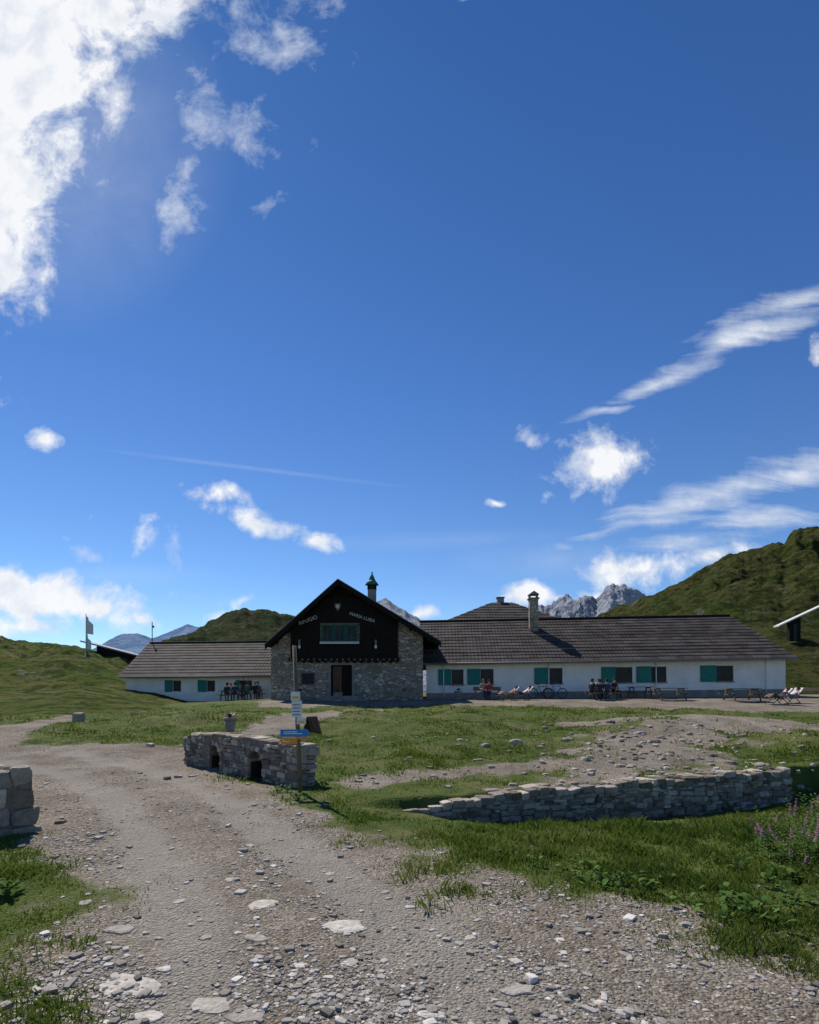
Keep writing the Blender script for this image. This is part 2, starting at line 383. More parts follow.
sz=np.exp(rng.normal(math.log(.0053),.62,n)); sz=np.clip(sz,.0022,.036)*(.75+.08*y)
ang=rng.uniform(0,6.28,n); E=np.zeros((n,3,3)); E[:,0,0]=np.cos(ang);E[:,0,1]=np.sin(ang);E[:,1,0]=-np.sin(ang);E[:,1,1]=np.cos(ang);E[:,2,2]=1
Hs=np.stack([sz*rng.uniform(.8,1.5,n),sz*rng.uniform(.7,1.1,n),sz*rng.uniform(.35,.7,n)],1)
V,Fa,nv=blocks(np.stack([x,y,zat(x,y)+sz*.05],1),E,Hs,T2,F2,4,.22,.05)
np_mesh('gravel',V,Fa,M_pebble,{'tint':np.repeat(np.clip(rng.normal(.45,.26,n),0,1),nv)},False)
fl=[(130,985,.34,.22),(212,1000,.24,.13),(150,1014,.16,.12),(246,1014,.2,.12),(345,925,.30,.24),(265,905,.22,.2),(120,930,.2,.14),(518,988,.17,.09),(432,1017,.18,.08),
 (165,967,.09,.07),(257,940,.16,.1),(696,958,.08,.07),(85,905,.1,.1),(205,935,.08,.08),(375,960,.09,.06),(300,968,.09,.06),(318,1000,.07,.05),(600,1005,.07,.06),(470,935,.08,.06),(410,905,.08,.08),(230,880,.1,.1),(330,870,.1,.1),(180,900,.09,.1),(560,940,.08,.07),(385,890,.07,.06),(108,960,.06,.05),(60,975,.07,.06),(640,985,.06,.05),(545,1010,.06,.04),(250,845,.1,.1)]
for i in range(60): fl.append((random.uniform(40,640),1024-math.sqrt(random.random())*190,random.uniform(.03,.07),random.uniform(.03,.05)))
Vs=[];Fs=[];Ts=[]
for u,v,w,d in fl:
    p=survey(u,v); z0=float(zat(p[0],p[1])); nn=11; ph=random.uniform(0,6); rot_=random.uniform(-.4,.4); rr=[1+random.uniform(-.28,.22) for _ in range(nn)]; o=len(Vs); hh=random.uniform(.006,.013) if w>.1 else random.uniform(.005,.010)
    def ring(k,z):
        for i in range(nn):
            a=ph+6.283*i/nn; ex=math.cos(a)*rr[i]*w/2*k; ey=math.sin(a)*rr[i]*d/2*k
            xx=p[0]+ex*math.cos(rot_)-ey*math.sin(rot_); yy=p[1]+ex*math.sin(rot_)+ey*math.cos(rot_)
            Vs.append((xx,yy,float(zat(xx,yy))+z+random.uniform(-.0015,.0015)))
    ring(1.06,-.008); ring(1.0,hh*.6); ring(.85,hh); ring(.4,hh*1.2); Vs.append((p[0],p[1],z0+hh*1.25)); t=random.random()
    for k in range(3):
        for i in range(nn): j=(i+1)%nn; Fs.append((o+k*nn+i,o+k*nn+j,o+(k+1)*nn+j,o+(k+1)*nn+i))
    for i in range(nn): j=(i+1)%nn; Fs.append((o+3*nn+i,o+3*nn+j,o+4*nn))
    Ts+=[t]*(4*nn+1)
me=bpy.data.meshes.new('flat_stones'); me.from_pydata(Vs,[],Fs); me.update(); at=me.attributes.new('tint','FLOAT','POINT'); at.data.foreach_set('value',Ts); me.materials.append(M_flat)
o=bpy.data.objects.new('flat_stones',me); scene.collection.objects.link(o)
rk=[(515,745,.35),(485,748,.25),(640,735,.3),(655,742,.25),(600,748,.2),(690,735,.25),(670,752,.25),(620,765,.2),(585,760,.18),(650,770,.2),(740,735,.25),(540,748,.2),(167,778,.16),(178,776,.14),(192,776,.12),(612,738,.25),(700,726,.25),(720,730,.25),(330,745,.2),(460,742,.18),(150,745,.2),(610,722,.25),(760,765,.25),(800,790,.2),(730,762,.25),(565,742,.2),(430,770,.12),(590,775,.16),(630,780,.16)]
for i in range(340): rk.append((random.gauss(660,70),random.gauss(744,19),random.uniform(.04,.17)))
for i in range(70): rk.append((random.uniform(330,819),random.uniform(716,790),random.uniform(.05,.14)))
C=[];E=[];Hs=[]
for u,v,w in rk:
    v=max(v,716); p=survey(u,v)
    if p[1]>33: continue
    C.append((p[0],p[1],float(zat(p[0],p[1]))+w*.03)); a=random.uniform(0,3)
    E.append([[math.cos(a),math.sin(a),0],[-math.sin(a),math.cos(a),0],[0,0,1]]); Hs.append((w/2,w*.38,w*.27))
V,Fa,nv=blocks(np.array(C),np.array(E),np.array(Hs),T3,F3,4,.26,.06)
np_mesh('rocks',V,Fa,M_stone,{'tint':np.repeat(rng.uniform(.2,.9,len(C)),nv)},False)
def blades(name,x,y,h,w,tint):
    n=len(x); a=rng.uniform(0,6.283,n); dx=np.cos(a);dy=np.sin(a); la=rng.uniform(0,6.283,n); ln=h*rng.uniform(.2,.8,n)
    z=zat(x,y)-.005; P=np.zeros((n,4,3))
    P[:,0]=np.stack([x-dx*w,y-dy*w,z],1);P[:,1]=np.stack([x+dx*w,y+dy*w,z],1)
    mx=x+np.cos(la)*ln*.3;my=y+np.sin(la)*ln*.3
    P[:,2]=np.stack([x+np.cos(la)*ln,y+np.sin(la)*ln,z+h],1);P[:,3]=np.stack([mx-dx*w*.8,my-dy*w*.8,z+h*.55],1)
    i=np.arange(n)[:,None]*4
    return np_mesh(name,P.reshape(-1,3),(i+np.array([0,1,2,3])),M_grass,{'tint':np.repeat(tint,4)},False)
x1,y1=frust(340000,2.3,13,pw=.6); x2,y2=frust(130000,12,34,pw=.5)
x=np.concatenate([x1,x2]);y=np.concatenate([y1,y2]); g=gravel_mask(x,y)
cl=fbm(x*2.5,y*2.5,3,21); cl2=fbm(x*.8,y*.8,3,41); dens_=(1-g)**1.3*(.22+.78*ss(-.3,.3,cl))*(.45+.55*ss(-.4,.1,cl2))
rx=x-W0[0]; ry=y-W0[1]; al=rx*WD[0]+ry*WD[1]; pn=rx*WN[0]+ry*WN[1]
onwall=(al>.5)&(al<WL+.2)&(pn>-.42)&(pn<.08)
k=(rng.random(len(x))<dens_)&(~onwall)
x=x[k];y=y[k];cl=cl[k];cl2=cl2[k];pn=pn[k]; pk=ss(.1,-.5,poly_sd(x,y,[(-.3,6.7),(2.6,4.4),(5,4.0),(12,4.6),(12,10),(7.5,10.1),(0,7.4)]))
nb=ss(.1,.9,np.abs(pn))
h=(.016+.028*rng.random(len(x))+.055*ss(.0,.6,cl)*rng.random(len(x)))*(1+.7*pk)*(1+.018*y)*(.55+.45*nb)*(.7+.6*ss(-.3,.4,cl2))
w=(.0017+.0008*y)*rng.uniform(.7,1.3,len(x))
t=np.clip(.45+.45*fbm(x*.7,y*.7,3,31)+rng.normal(0,.2,len(x)),0,1)
blades('grass',x,y,h,w,t)
# ------------------------------------------------------------------ dry stone walls
def wall(name,P0,P1,zb,zt,th,ch=.13,arches=(),lmin=.14,lmax=.42,cap=False,jit=.09,ci=.03,nz=.024,pw=8):
    P0=np.array(P0,float);P1=np.array(P1,float);D=P1-P0;Ln=np.hypot(*D);D/=Ln;Nn=np.array([-D[1],D[0]])
    C=[];E=[];Hs=[]
    def inarch(s,z,l,c_):
        for c,w,h in arches:
            zz=z-zb(s)-c_*.35; hw=w/2+.07
            if zz<h-w/2 and abs(s-c)<hw+l/2: return True
            zt_=zz-(h-w/2)
            if zz>=h-w/2 and zt_<hw and abs(s-c)<math.sqrt(hw*hw-zt_*zt_)+l*.42: return True
        return False
    def put(s,z,l,c,off,dep):
        a=random.gauss(0,.035); ca,sa=math.cos(a),math.sin(a); q=P0+D*s+Nn*off
        C.append((q[0],q[1],z)); E.append([[D[0]*ca,D[1]*ca,sa],[Nn[0],Nn[1],0],[-D[0]*sa,-D[1]*sa,ca]]); Hs.append((l/2*.98,dep,c/2*.97))
    kk=0; drop=0
    while True:
        c=ch*random.uniform(.6,1.4)*(.7 if (kk==0 and cap) else 1)
        any_=False
        for sd in (-1,1):
            s=-.02+(random.uniform(-.05,0) if kk else 0)
            while s<Ln:
                l=random.uniform(lmin,lmax)*(1.4 if (kk==0 and cap) else 1); l=min(l,Ln-s+.02)
                if l<.05: break
                m=s+l/2; z=zt(m)-drop-c/2
                if z+c/2>zb(m)-.15:
                    any_=True
                    if inarch(m,z,l,c): pass
                    else:
                        dep=th*.27*(1.06 if kk==0 and cap else 1); o_=sd*(th/2-th*.27)+random.gauss(0,.016)
                        if random.random()<.3 and c>.085 and kk:
                            put(m,z+c*.26,l,c*.46,o_,dep); put(m-l*.24,z-c*.25,l*.5,c*.46,o_,dep); put(m+l*.25,z-c*.25,l*.48,c*.46,o_,dep)
                        else: put(m,z+random.uniform(-.012,.012),l,c*random.uniform(.9,1.08),o_,dep)
                s+=l
        drop+=c;kk+=1
        if not any_ or kk>18: break
    for c,w,h in arches:
        zc=zb(c)+h-w/2
        for sd in (-1,1):
            for i in range(9):
                a=math.pi*(i+.5)/9; rr_=w/2+.05
                q=P0+D*(c+math.cos(a)*rr_)+Nn*sd*(th*.25)
                C.append((q[0],q[1],zc+math.sin(a)*rr_))
                E.append(np.array([[D[0]*math.cos(a),D[1]*math.cos(a),math.sin(a)],[Nn[0],Nn[1],0],[-D[0]*math.sin(a),-D[1]*math.sin(a),math.cos(a)]]));Hs.append((.05,th*.27,rr_*math.pi/9/2*1.02))
            for e_ in (-1,1):
                z_=zb(c)
                while z_<zc: put(c+e_*(w/2+.05),z_+.04,.10,.085,sd*(th*.24),th*.26); z_+=.085
    V,Fa,nv=blocks(np.array(C),np.array(E),np.array(Hs),T5e,F5e,pw,jit,nz)
    o=np_mesh(name,V,Fa,M_stone,{'tint':np.repeat(np.clip(rng.normal(.5,.27,len(C)),0,1),nv)},False)
    b=Buf(); n=int(Ln/.04)
    for i in range(n):
        s0=Ln*i/n+ (.02 if i==0 else 0); s1=Ln*(i+1)/n-(.02 if i==n-1 else 0); m=(s0+s1)/2; lo=zb(m)-.3
        for c,w,h in arches:
            if abs(m-c)<w/2: lo=zb(m)+h-w/2+math.sqrt((w/2)**2-(m-c)**2)
        p=P0+D*m
        b.obox((p[0],p[1],(lo+zt(m)-.03)/2),(D[0]*(s1-s0)/2,D[1]*(s1-s0)/2,0),(Nn[0]*(th/2-ci),Nn[1]*(th/2-ci),0),(0,0,max((zt(m)-.03-lo)/2,.01)),M_core)
    b.obj('mortar',parent=o)
    b=Buf(); sgn=-1 if Nn[1]<0 else 1  # added dark backing, floor and side linings so the arch openings look shaded
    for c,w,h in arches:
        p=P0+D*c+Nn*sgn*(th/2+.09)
        b.obox((p[0],p[1],zb(c)+h/2-.12),(D[0]*(w/2+.12),D[1]*(w/2+.12),0),(Nn[0]*.08,Nn[1]*.08,0),(0,0,h/2+.1),M_arch_shade)
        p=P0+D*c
        b.obox((p[0],p[1],zb(c)-.0),(D[0]*(w/2),D[1]*(w/2),0),(Nn[0]*(th/2-.02),Nn[1]*(th/2-.02),0),(0,0,.045),M_arch_shade)
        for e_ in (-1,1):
            p=P0+D*(c+e_*(w/2-.012)); b.obox((p[0],p[1],zb(c)+h*.3),(D[0]*.01,D[1]*.01,0),(Nn[0]*(th/2-.06),Nn[1]*(th/2-.06),0),(0,0,h*.3),M_arch_shade)
    if arches: b.obj('arch_shade_panels',parent=o)
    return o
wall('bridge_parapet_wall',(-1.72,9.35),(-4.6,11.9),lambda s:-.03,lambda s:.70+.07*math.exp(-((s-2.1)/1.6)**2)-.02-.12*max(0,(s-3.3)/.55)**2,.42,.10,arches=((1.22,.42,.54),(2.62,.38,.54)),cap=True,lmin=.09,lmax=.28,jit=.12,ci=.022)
wall('bridge_parapet_wall',(-4.40,6.18),(-8.8,9.9),lambda s:-.03,lambda s:.68+.05*math.sin(s*2.3+1),.46,.17,lmin=.16,lmax=.36,cap=False,jit=.20,ci=.022,nz=.04,pw=6)
def wb(s): 
    p=W0+WD*s+WN*.3; return float(H0(p[0],p[1]))
def wt(s): return -.01+.05*s/WL+.02*math.sin(s*3.1)+.022*math.sin(s*7.7)-.2*max(0,1-s/1.6)
wall('retaining_wall',W0-WN*.20,W1-WN*.20,wb,wt,.42,.085,lmin=.08,lmax=.32,jit=.12)
e1=W1-WN*.20
wall('retaining_wall',e1+WD*.22,e1+WD*.12-WN*1.2+np.array([.1,0]),lambda s:-.35,lambda s:.02,.36,.1)
# ------------------------------------------------------------------ hills and mountains
def hill(name,prof,Yr,front,back,zb,mat,nx,ny,amp,ns,rid=False,p=1.15,seed=0,rough2=0):
    pa=[(u-CX)/F for u,v in prof]; pz=[EYE+(HZ-v)/F*Yr for u,v in prof]
    a=np.linspace(pa[0],pa[-1],nx); yy=np.concatenate([np.linspace(Yr-front,Yr,ny),np.linspace(Yr,Yr+back,max(ny//3,4))[1:]])
    A,YY=np.meshgrid(a,yy); XX=A*YY; R=np.interp(A,pa,pz)
    R=R+fbm(A*40,A*0+seed,4,seed)*rough2*np.clip((R-zb)/(max(pz)-zb),0,1)
    f=np.where(YY<Yr,np.clip(1-(Yr-YY)/front,0,1)**p,1-np.clip((YY-Yr)/back,0,1)**2)
    nn=(ridged(XX*ns,YY*ns,6,seed)-.6)*1.6 if rid else fbm(XX*ns,YY*ns,6,seed)*.8+(ridged(XX*ns*2,YY*ns*2,5,seed+3)-.6)*.6
    ZZ=zb+(R-zb)*f+nn*amp*np.sin(np.clip(f,0,1)*math.pi*.62)*np.clip((R-zb)/max(1e-3,max(pz)-zb)*1.5,0.12,1)
    o=np_mesh(name,np.stack([XX.ravel(),YY.ravel(),ZZ.ravel()],1),grid_faces(len(a),len(yy)),mat,{},True)
    return (a,yy,ZZ)
M_h1=hill_material('meadow_hill_mat',(.095,.135,.026),(.16,.162,.052),(.25,.23,.19),.22,2.4,.60,1.8,.42)
M_h2=hill_material('dark_hill_mat',(.070,.096,.021),(.105,.102,.034),(.15,.135,.105),.14,1.5,.60,3.2,.42)
M_h3=hill_material('far_hill_mat',(.058,.084,.030),(.09,.092,.042),(.15,.145,.125),.14,.7,.585,3.3,.48)
M_m1=hill_material('hazed_rock_mat',(.28,.31,.36),(.34,.36,.40),(.46,.48,.53),.10,.06,.47,2,.75)  # rock tones lightened and blued, aerial haze put into the base colour
M_m2=hill_material('hazed_mountain_mat',(.14,.23,.38),(.16,.25,.40),(.20,.29,.43),.10,.03,.5,1,.85)  # blue base colour stands in for haze over the far range
LH=hill('left_hill',[(-320,560),(-100,622),(-30,634),(0,641),(30,644),(60,641),(90,645),(120,654),(150,664),(190,684),(230,700)],88,62,60,.2,M_h1,340,260,5,.09,seed=3,rough2=.5)
RH=hill('right_hill',[(520,690),(570,640),(600,622),(625,613),(650,603),(680,590),(705,577),(730,562),(745,558),(770,547),(785,543),(795,535),(819,527),(900,500),(1150,440)],150,108,120,.9,M_h2,560,340,12,.035,seed=8,rough2=1.3)
hill('back_hill',[(90,690),(140,655),(165,644),(190,637),(208,628),(228,618),(245,615),(262,618),(290,620),(330,640),(400,680)],320,150,120,1,M_h3,300,110,13,.018,seed=5,rough2=2.5)
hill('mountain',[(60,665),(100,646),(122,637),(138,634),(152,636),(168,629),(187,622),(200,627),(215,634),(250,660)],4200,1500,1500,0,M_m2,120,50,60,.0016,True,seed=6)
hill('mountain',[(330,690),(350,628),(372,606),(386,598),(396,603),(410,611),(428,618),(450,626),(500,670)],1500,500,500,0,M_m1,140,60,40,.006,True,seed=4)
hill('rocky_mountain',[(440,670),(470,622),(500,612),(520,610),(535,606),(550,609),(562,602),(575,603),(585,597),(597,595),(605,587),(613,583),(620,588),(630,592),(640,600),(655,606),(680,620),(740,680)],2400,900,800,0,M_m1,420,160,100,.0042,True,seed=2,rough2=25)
# ------------------------------------------------------------------ building
def xw(u,Y): return (u-CX)*Y/F
def zw(v,Y): return EYE+(HZ-v)*Y/F
def roof_slope(name,EL,ER,RR,RL,n,parent,th=.12):
    EL,ER,RR,RL=map(Vector,(EL,ER,RR,RL)); nrm=((ER-EL).cross(RL-EL)).normalized()
    if nrm.z<0: nrm=-nrm
    sl=((RL+RR)/2-(EL+ER)/2).length; vs=[];fs=[];uv=[]
    ex=(ER-EL).normalized()
    def P(f,s): return (EL.lerp(RL,f)).lerp(ER.lerp(RR,f),s)
    for i in range(n):
        f0=i/n;f1=min((i+1.0)/n,1)
        a,b=P(f0,0)+nrm*.045,P(f0,1)+nrm*.045; c,d=P(f1,1)+nrm*.006,P(f1,0)+nrm*.006
        o=len(vs); vs+=[a,b,c,d,P(f0,0)-nrm*.0,P(f0,1)-nrm*.0]
        fs+=[(o,o+1,o+2,o+3),(o+4,o+5,o+1,o)]
        for q in ((a,f0),(b,f0),(c,f1),(d,f1)): uv.append(((q[0]-EL).dot(ex),q[1]*sl))
        for q in ((P(f0,0),f0),(P(f0,1),f0),(b,f0),(a,f0)): uv.append(((q[0]-EL).dot(ex),q[1]*sl))
    o=len(vs); t=nrm*-th
    vs+=[EL,ER,RR,RL,EL+t,ER+t,RR+t,RL+t]; 
    sfs=[(o,o+1,o+5,o+4),(o+1,o+2,o+6,o+5),(o+2,o+3,o+7,o+6),(o+3,o,o+4,o+7),(o+4,o+5,o+6,o+7)]
    fs+=sfs; uv+=[(0,0)]*20
    me=bpy.data.meshes.new(name); me.from_pydata(vs,[],fs); me.update(); u=me.uv_layers.new(name='UVMap')
    for i,p in enumerate(uv): u.data[i].uv=p
    me.materials.append(M_roof); me.materials.append(M_wood_dark)
    for i in range(len(fs)-5,len(fs)): me.polygons[i].material_index=1
    ob=bpy.data.objects.new(name,me); scene.collection.objects.link(ob); ob.parent=parent; return ob
def wall_holes(b,x0,x1,z0,z1,y0,y1,holes,mat):
    cur=x0
    for h0,h1,a,c in sorted(holes):
        b.box(cur,h0,y0,y1,z0,z1,mat); b.box(h0,h1,y0,y1,z0,a,mat); b.box(h0,h1,y0,y1,c,z1,mat); cur=h1
    b.box(cur,x1,y0,y1,z0,z1,mat)
def window(b,x0,x1,z0,z1,y,fm,gm,mull=1,f=.045):
    d0=y+.10; d1=y+.16
    b.box(x0,x0+f,d0,d1,z0,z1,fm);b.box(x1-f,x1,d0,d1,z0,z1,fm);b.box(x0+f,x1-f,d0,d1,z0,z0+f,fm);b.box(x0+f,x1-f,d0,d1,z1-f,z1,fm)
    for i in range(mull):
        c=x0+(x1-x0)*(i+1)/(mull+1); b.box(c-.02,c+.02,d0+.003,d1-.003,z0+f,z1-f,fm)
    b.box(x0+f,x1-f,y+.13,y+.145,z0+f,z1-f,gm)
hut=empty('mountain_hut')
rot=(0,-.012,-.0586); rw=empty('right_wing',(1.2,39.0,0),rot); rw.parent=hut
def lx(u,off=0):
    a=(u-CX)/F; t=math.tan(.0586); Xx=a*(39.0+t*1.2+off)/(1+t*a); return (Xx-1.2)/math.cos(.0586)
Lw=lx(786); b=Buf(); wins=[(439,452,464),(468,481,494),(535,550,563),(602,616,633),(637,652,667),(701,717,734)]
holes=[];shut=[]
for s0,s1,s2 in wins:
    holes.append((lx(s1),lx(s2),1.95,3.0)); shut.append((lx(s0),lx(s1)))
wall_holes(b,0,Lw,-.2,3.62,0,.3,holes,M_plaster); b.box(Lw-.3,Lw,.3,9.6,-.2,3.6,M_plaster); b.box(0,Lw-.3,9.3,9.6,-.2,3.6,M_plaster)
b.obj('walls',rw)
b=Buf(); b.box(-.02,Lw+.02,-.03,-.001,-.2,1.38,M_plinth); b.obj('plinth',rw)
b=Buf()
for (h0,h1,a,c),(s0,s1) in zip(holes,shut):
    window(b,h0,h1,a,c,0,M_frame,M_glass,1)
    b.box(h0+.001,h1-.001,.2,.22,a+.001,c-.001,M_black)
b.obj('windows',rw)
b=Buf()
for (h0,h1,a,c),(s0,s1) in zip(holes,shut):
    b.box(s0-.02,s1-.02,-.07,-.02,a-.03,c+.03,M_teal); b.box(s0+.05,s1-.09,-.085,-.071,a+.08,c-.08,M_teal)
b.obj('shutters',rw)
b=Buf()
for (h0,h1,a,c) in holes: b.box(h0-.05,h1+.05,-.08,-.003,a-.08,a-.001,M_plinth)
b.obj('window_sills',rw)
e=Lw+.35
roof_slope('roof_front',(-.6,-.75,3.44),(e,-.75,3.44),(e-1.45,5.0,6.95),(-.6,5.0,6.95),14,rw)
roof_slope('roof_back',(e,10.6,3.44),(-.6,10.6,3.44),(-.6,5.0,6.95),(e-1.45,5.0,6.95),8,rw)
roof_slope('roof_hip',(e,-.75,3.44),(e,10.6,3.44),(e-1.45,5.02,6.95),(e-1.45,4.98,6.95),10,rw)
b=Buf(); b.tube((-.6,5,7.0),(e-1.45,5,7.0),.09,M_wood_dark,n=8); b.tube((-.6,-.83,3.38),(e,-.83,3.38),.06,M_metal,n=8)
for k in range(4):
    xx=1.2+k*7.2; b.tube((xx,-.1,3.3),(xx,-.1,1.1),.035,M_plaster)
b.obj('ridge_cap_and_gutter',rw)
b=Buf()
for f in (.22,.55):
    p=Vector((0,-.75,3.44)).lerp(Vector((0,5,6.95)),f); 
    b.tube((-.3,p.y,p.z+.16),(e-1.2,p.y,p.z+.16),.018,M_metal,n=5)
    for j in range(18): 
        xx=.1+j*1.33; b.tube((xx,p.y,p.z),(xx,p.y,p.z+.17),.012,M_metal,n=4)
b.obj('snow_guards',rw)
b=Buf(); b.box(8.0-.32,8.0+.32,3.2,3.85,5.2,8.3,M_masonry); b.box(8.0-.4,8.0+.4,3.1,3.95,8.301,8.4,M_plinth)
for i in (-.27,.27):
    for j in (3.28,3.77): b.box(8+i-.05,8+i+.05,j-.05,j+.05,8.401,8.62,M_plinth)
b.poly_prism([(7.6,8.621),(8.4,8.621),(8,8.9)],3.1,3.95,M_plinth); b.obj('chimney',rw)
rr=empty('rear_block'); rr.parent=hut
x0,x1=xw(440,48),xw(572,48)
b=Buf(); b.box(x0+.5,x1-.5,48.5,56.5,1,zw(622,48),M_plaster); b.obj('walls',rr)
zb_=zw(623,48); zt_=zw(602.5,51.5); a0,a1=xw(492,51.5),xw(512,51.5)
roof_slope('roof_front',(x0,48,zb_),(x1,48,zb_),(a1,51.5,zt_),(a0,51.5,zt_),8,rr)
roof_slope('roof_side',(x0,57,zb_),(x0,48,zb_),(a0,51.5,zt_),(a0,53,zt_),8,rr)
roof_slope('roof_side',(x1,48,zb_),(x1,57,zb_),(a1,53,zt_),(a1,51.5,zt_),8,rr)
roof_slope('roof_back',(x1,57,zb_),(x0,57,zb_),(a0,53,zt_),(a1,53,zt_),8,rr)
b=Buf(); c0=xw(501,51.5); b.box(c0-.3,c0+.3,51.6,52.2,zt_-.6,zt_+.45,M_plinth); b.box(c0-.36,c0+.36,51.55,52.25,zt_+.451,zt_+.53,M_wood_dark); b.obj('chimney',rr)
lw=empty('left_wing',(0,44,0)); lw.parent=hut
q0=xw(126,44); q1=-9.0; b=Buf(); holes=[];shut=[]
for s0,s1,s2 in [(165,173,181),(198,207,215),(236,245,252)]:
    holes.append((xw(s1,44),xw(s2,44),zw(691.5,44),zw(680.5,44))); shut.append((xw(s0,44),xw(s1,44)))
ze=zw(676.5,43.3)
wall_holes(b,q0,q1,-.6,ze+.1,0,.3,holes,M_plaster); b.box(q0,q0+.3,.3,9.6,-.6,ze+.1,M_plaster); b.box(q0+.3,q1,9.3,9.6,-.6,ze+.1,M_plaster); b.obj('walls',lw)
b=Buf(); b.box(q0-.02,q1,-.03,-.001,-.6,.72,M_plinth); b.obj('plinth',lw)
b=Buf()
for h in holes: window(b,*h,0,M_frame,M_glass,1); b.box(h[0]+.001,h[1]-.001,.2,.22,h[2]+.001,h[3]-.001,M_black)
b.obj('windows',lw); b=Buf()
for (h0,h1,a,c),(s0,s1) in zip(holes,shut): b.box(s0,s1-.02,-.07,-.02,a-.03,c+.03,M_teal)
b.obj('shutters',lw)
el=xw(119,43.3); rl=xw(150,49); rz=zw(643.5,49)
roof_slope('roof_front',(el,-.7,ze),(-8.5,-.7,ze+.1),(-8.5,5,rz+.15),(rl,5,rz),12,lw)
roof_slope('roof_hip',(el,10.7,ze),(el,-.7,ze),(rl,4.98,rz),(rl,5.02,rz),10,lw)
roof_slope('roof_back',(-8.5,10.7,ze),(el,10.7,ze),(rl,5,rz),(-8.5,5,rz+.15),6,lw)
b=Buf(); b.tube((rl+.1,5.2,rz-.1),(rl+.1,5.2,rz+1.9),.04,M_metal,n=6); b.tube((rl+.1,5.2,rz+1.5),(rl+.25,5.2,rz+1.5),.1,M_metal,n=8); b.obj('antenna',lw)
b=Buf(); b.tube((el,-.78,ze-.05),(-9.3,-.78,ze+.04),.06,M_metal); b.tube((rl,5,rz+.06),(-9,5,rz+.2),.08,M_wood_dark); b.obj('ridge_cap_and_gutter',lw)
# --- gable block
gb=empty('gable_block'); gb.parent=hut
Yf=37.0; Yo=36.0
ap=(xw(338,Yo),zw(580,Yo)); le=(xw(265,Yo),zw(645,Yo)); re=(xw(441,Yo),zw(642,Yo))
gl=xw(271,Yf); gr_=xw(423,Yf)
def rz_(x): 
    return le[1]+(ap[1]-le[1])*(x-le[0])/(ap[0]-le[0]) if x<ap[0] else ap[1]+(re[1]-ap[1])*(x-ap[0])/(re[0]-ap[0])
off=.22
dx0,dx1=xw(331,Yf),xw(352,Yf); dz=zw(665,Yf)
b=Buf()
b.poly_prism([(gl,0),(dx0,0),(dx0,rz_(dx0)-off),(gl,rz_(gl)-off)],Yf,Yf+.5,M_masonry)
b.poly_prism([(dx1,0),(gr_,0),(gr_,rz_(gr_)-off),(dx1,rz_(dx1)-off)],Yf,Yf+.5,M_masonry)
b.poly_prism([(dx0,dz),(dx1,dz),(dx1,rz_(dx1)-off),(ap[0],ap[1]-off),(dx0,rz_(dx0)-off)],Yf,Yf+.5,M_masonry)
b.obj('facade',gb)
b=Buf(); b.box(gl,gl+.4,Yf+.501,48,0,rz_(gl)-off-.05,M_masonry); b.box(gr_-.4,gr_,Yf+.501,48,0,rz_(gr_)-off-.05,M_plaster)
b.poly_prism([(gl+.4,0),(gr_-.4,0),(gr_-.4,rz_(gr_-.4)-.4),(ap[0],ap[1]-.4),(gl+.4,rz_(gl+.4)-.4)],47.6,48,M_plaster); b.obj('side_walls',gb)
wx0,wx1=xw(291,Yf),xw(398,Yf); wz=zw(661,Yf)
win=(xw(322,Yf),xw(358,Yf),zw(642,Yf),zw(625,Yf))
b=Buf(); x=wx0; i=0
while x<wx1-.01:
    x2=min(x+.24,wx1); yo=Yf-.12-(.015 if i%2 else 0)
    t0,t1=rz_(x)-off-.02,rz_(x2)-off-.02; tp=[(x2,t1),(x,t0)]
    if x<ap[0]<x2: tp=[(x2,t1),(ap[0],ap[1]-off-.02),(x,t0)]
    zz=wz-(.12 if i%2 else 0)
    if x2>win[0] and x<win[1]:
        b.poly_prism([(x,zz),(x2,zz),(x2,win[2]),(x,win[2])],yo,Yf-.003,M_wood_dark)
        b.poly_prism([(x,win[3]),(x2,win[3])]+tp,yo,Yf-.003,M_wood_dark)
    else: b.poly_prism([(x,zz),(x2,zz)]+tp,yo,Yf-.003,M_wood_dark)
    x=x2;i+=1
b.obj('wood_cladding',gb)
b=Buf(); 
for k in range(3):
    w_=(win[1]-win[0])/3; window(b,win[0]+k*w_+.02,win[0]+(k+1)*w_-.02,win[2],win[3],Yf-.28,M_greenframe,M_glass,1,.09)
b.box(win[0]-.1,win[1]+.1,Yf-.3,Yf-.16,win[2]-.14,win[2]-.001,M_fabricw); b.box(win[0]-.1,win[1]+.1,Yf-.22,Yf-.15,win[3]+.001,win[3]+.1,M_wood)
b.obj('gable_window',gb)
b=Buf(); b.box(wx0-.1,wx1+.1,Yf-.3,Yf-.136,wz-.02,wz+.22,M_wood_dark)
x=wx0
while x<wx1: b.box(x,x+.12,Yf-.36,Yf-.301,wz+.02,wz+.14,M_wood); x+=.38
b.obj('carved_beam',gb)
b=Buf()
for (p,q) in ((le,ap),(re,ap)):
    P_=Vector((p[0],Yo-.04,p[1]-.06));Q=Vector((q[0],Yo-.04,q[1]-.06)); d=(Q-P_); 
    b.obox((P_+Q)/2+Vector((0,0,-.08)),d/2,(0,.03,0),(0,0,.16),M_wood_dark)
    b.obox((P_+Q)/2+Vector((0,-.02,.11)),d/2,(0,.05,0),(0,0,.025),M_metal)
b.obj('bargeboards',gb)
roof_slope('roof_left',(le[0],48.5,le[1]),(le[0],Yo,le[1]),(ap[0],Yo,ap[1]),(ap[0],48.5,ap[1]),14,gb)
roof_slope('roof_right',(re[0],Yo,re[1]),(re[0],48.5,re[1]),(ap[0],48.5,ap[1]),(ap[0],Yo,ap[1]),16,gb)
b=Buf()
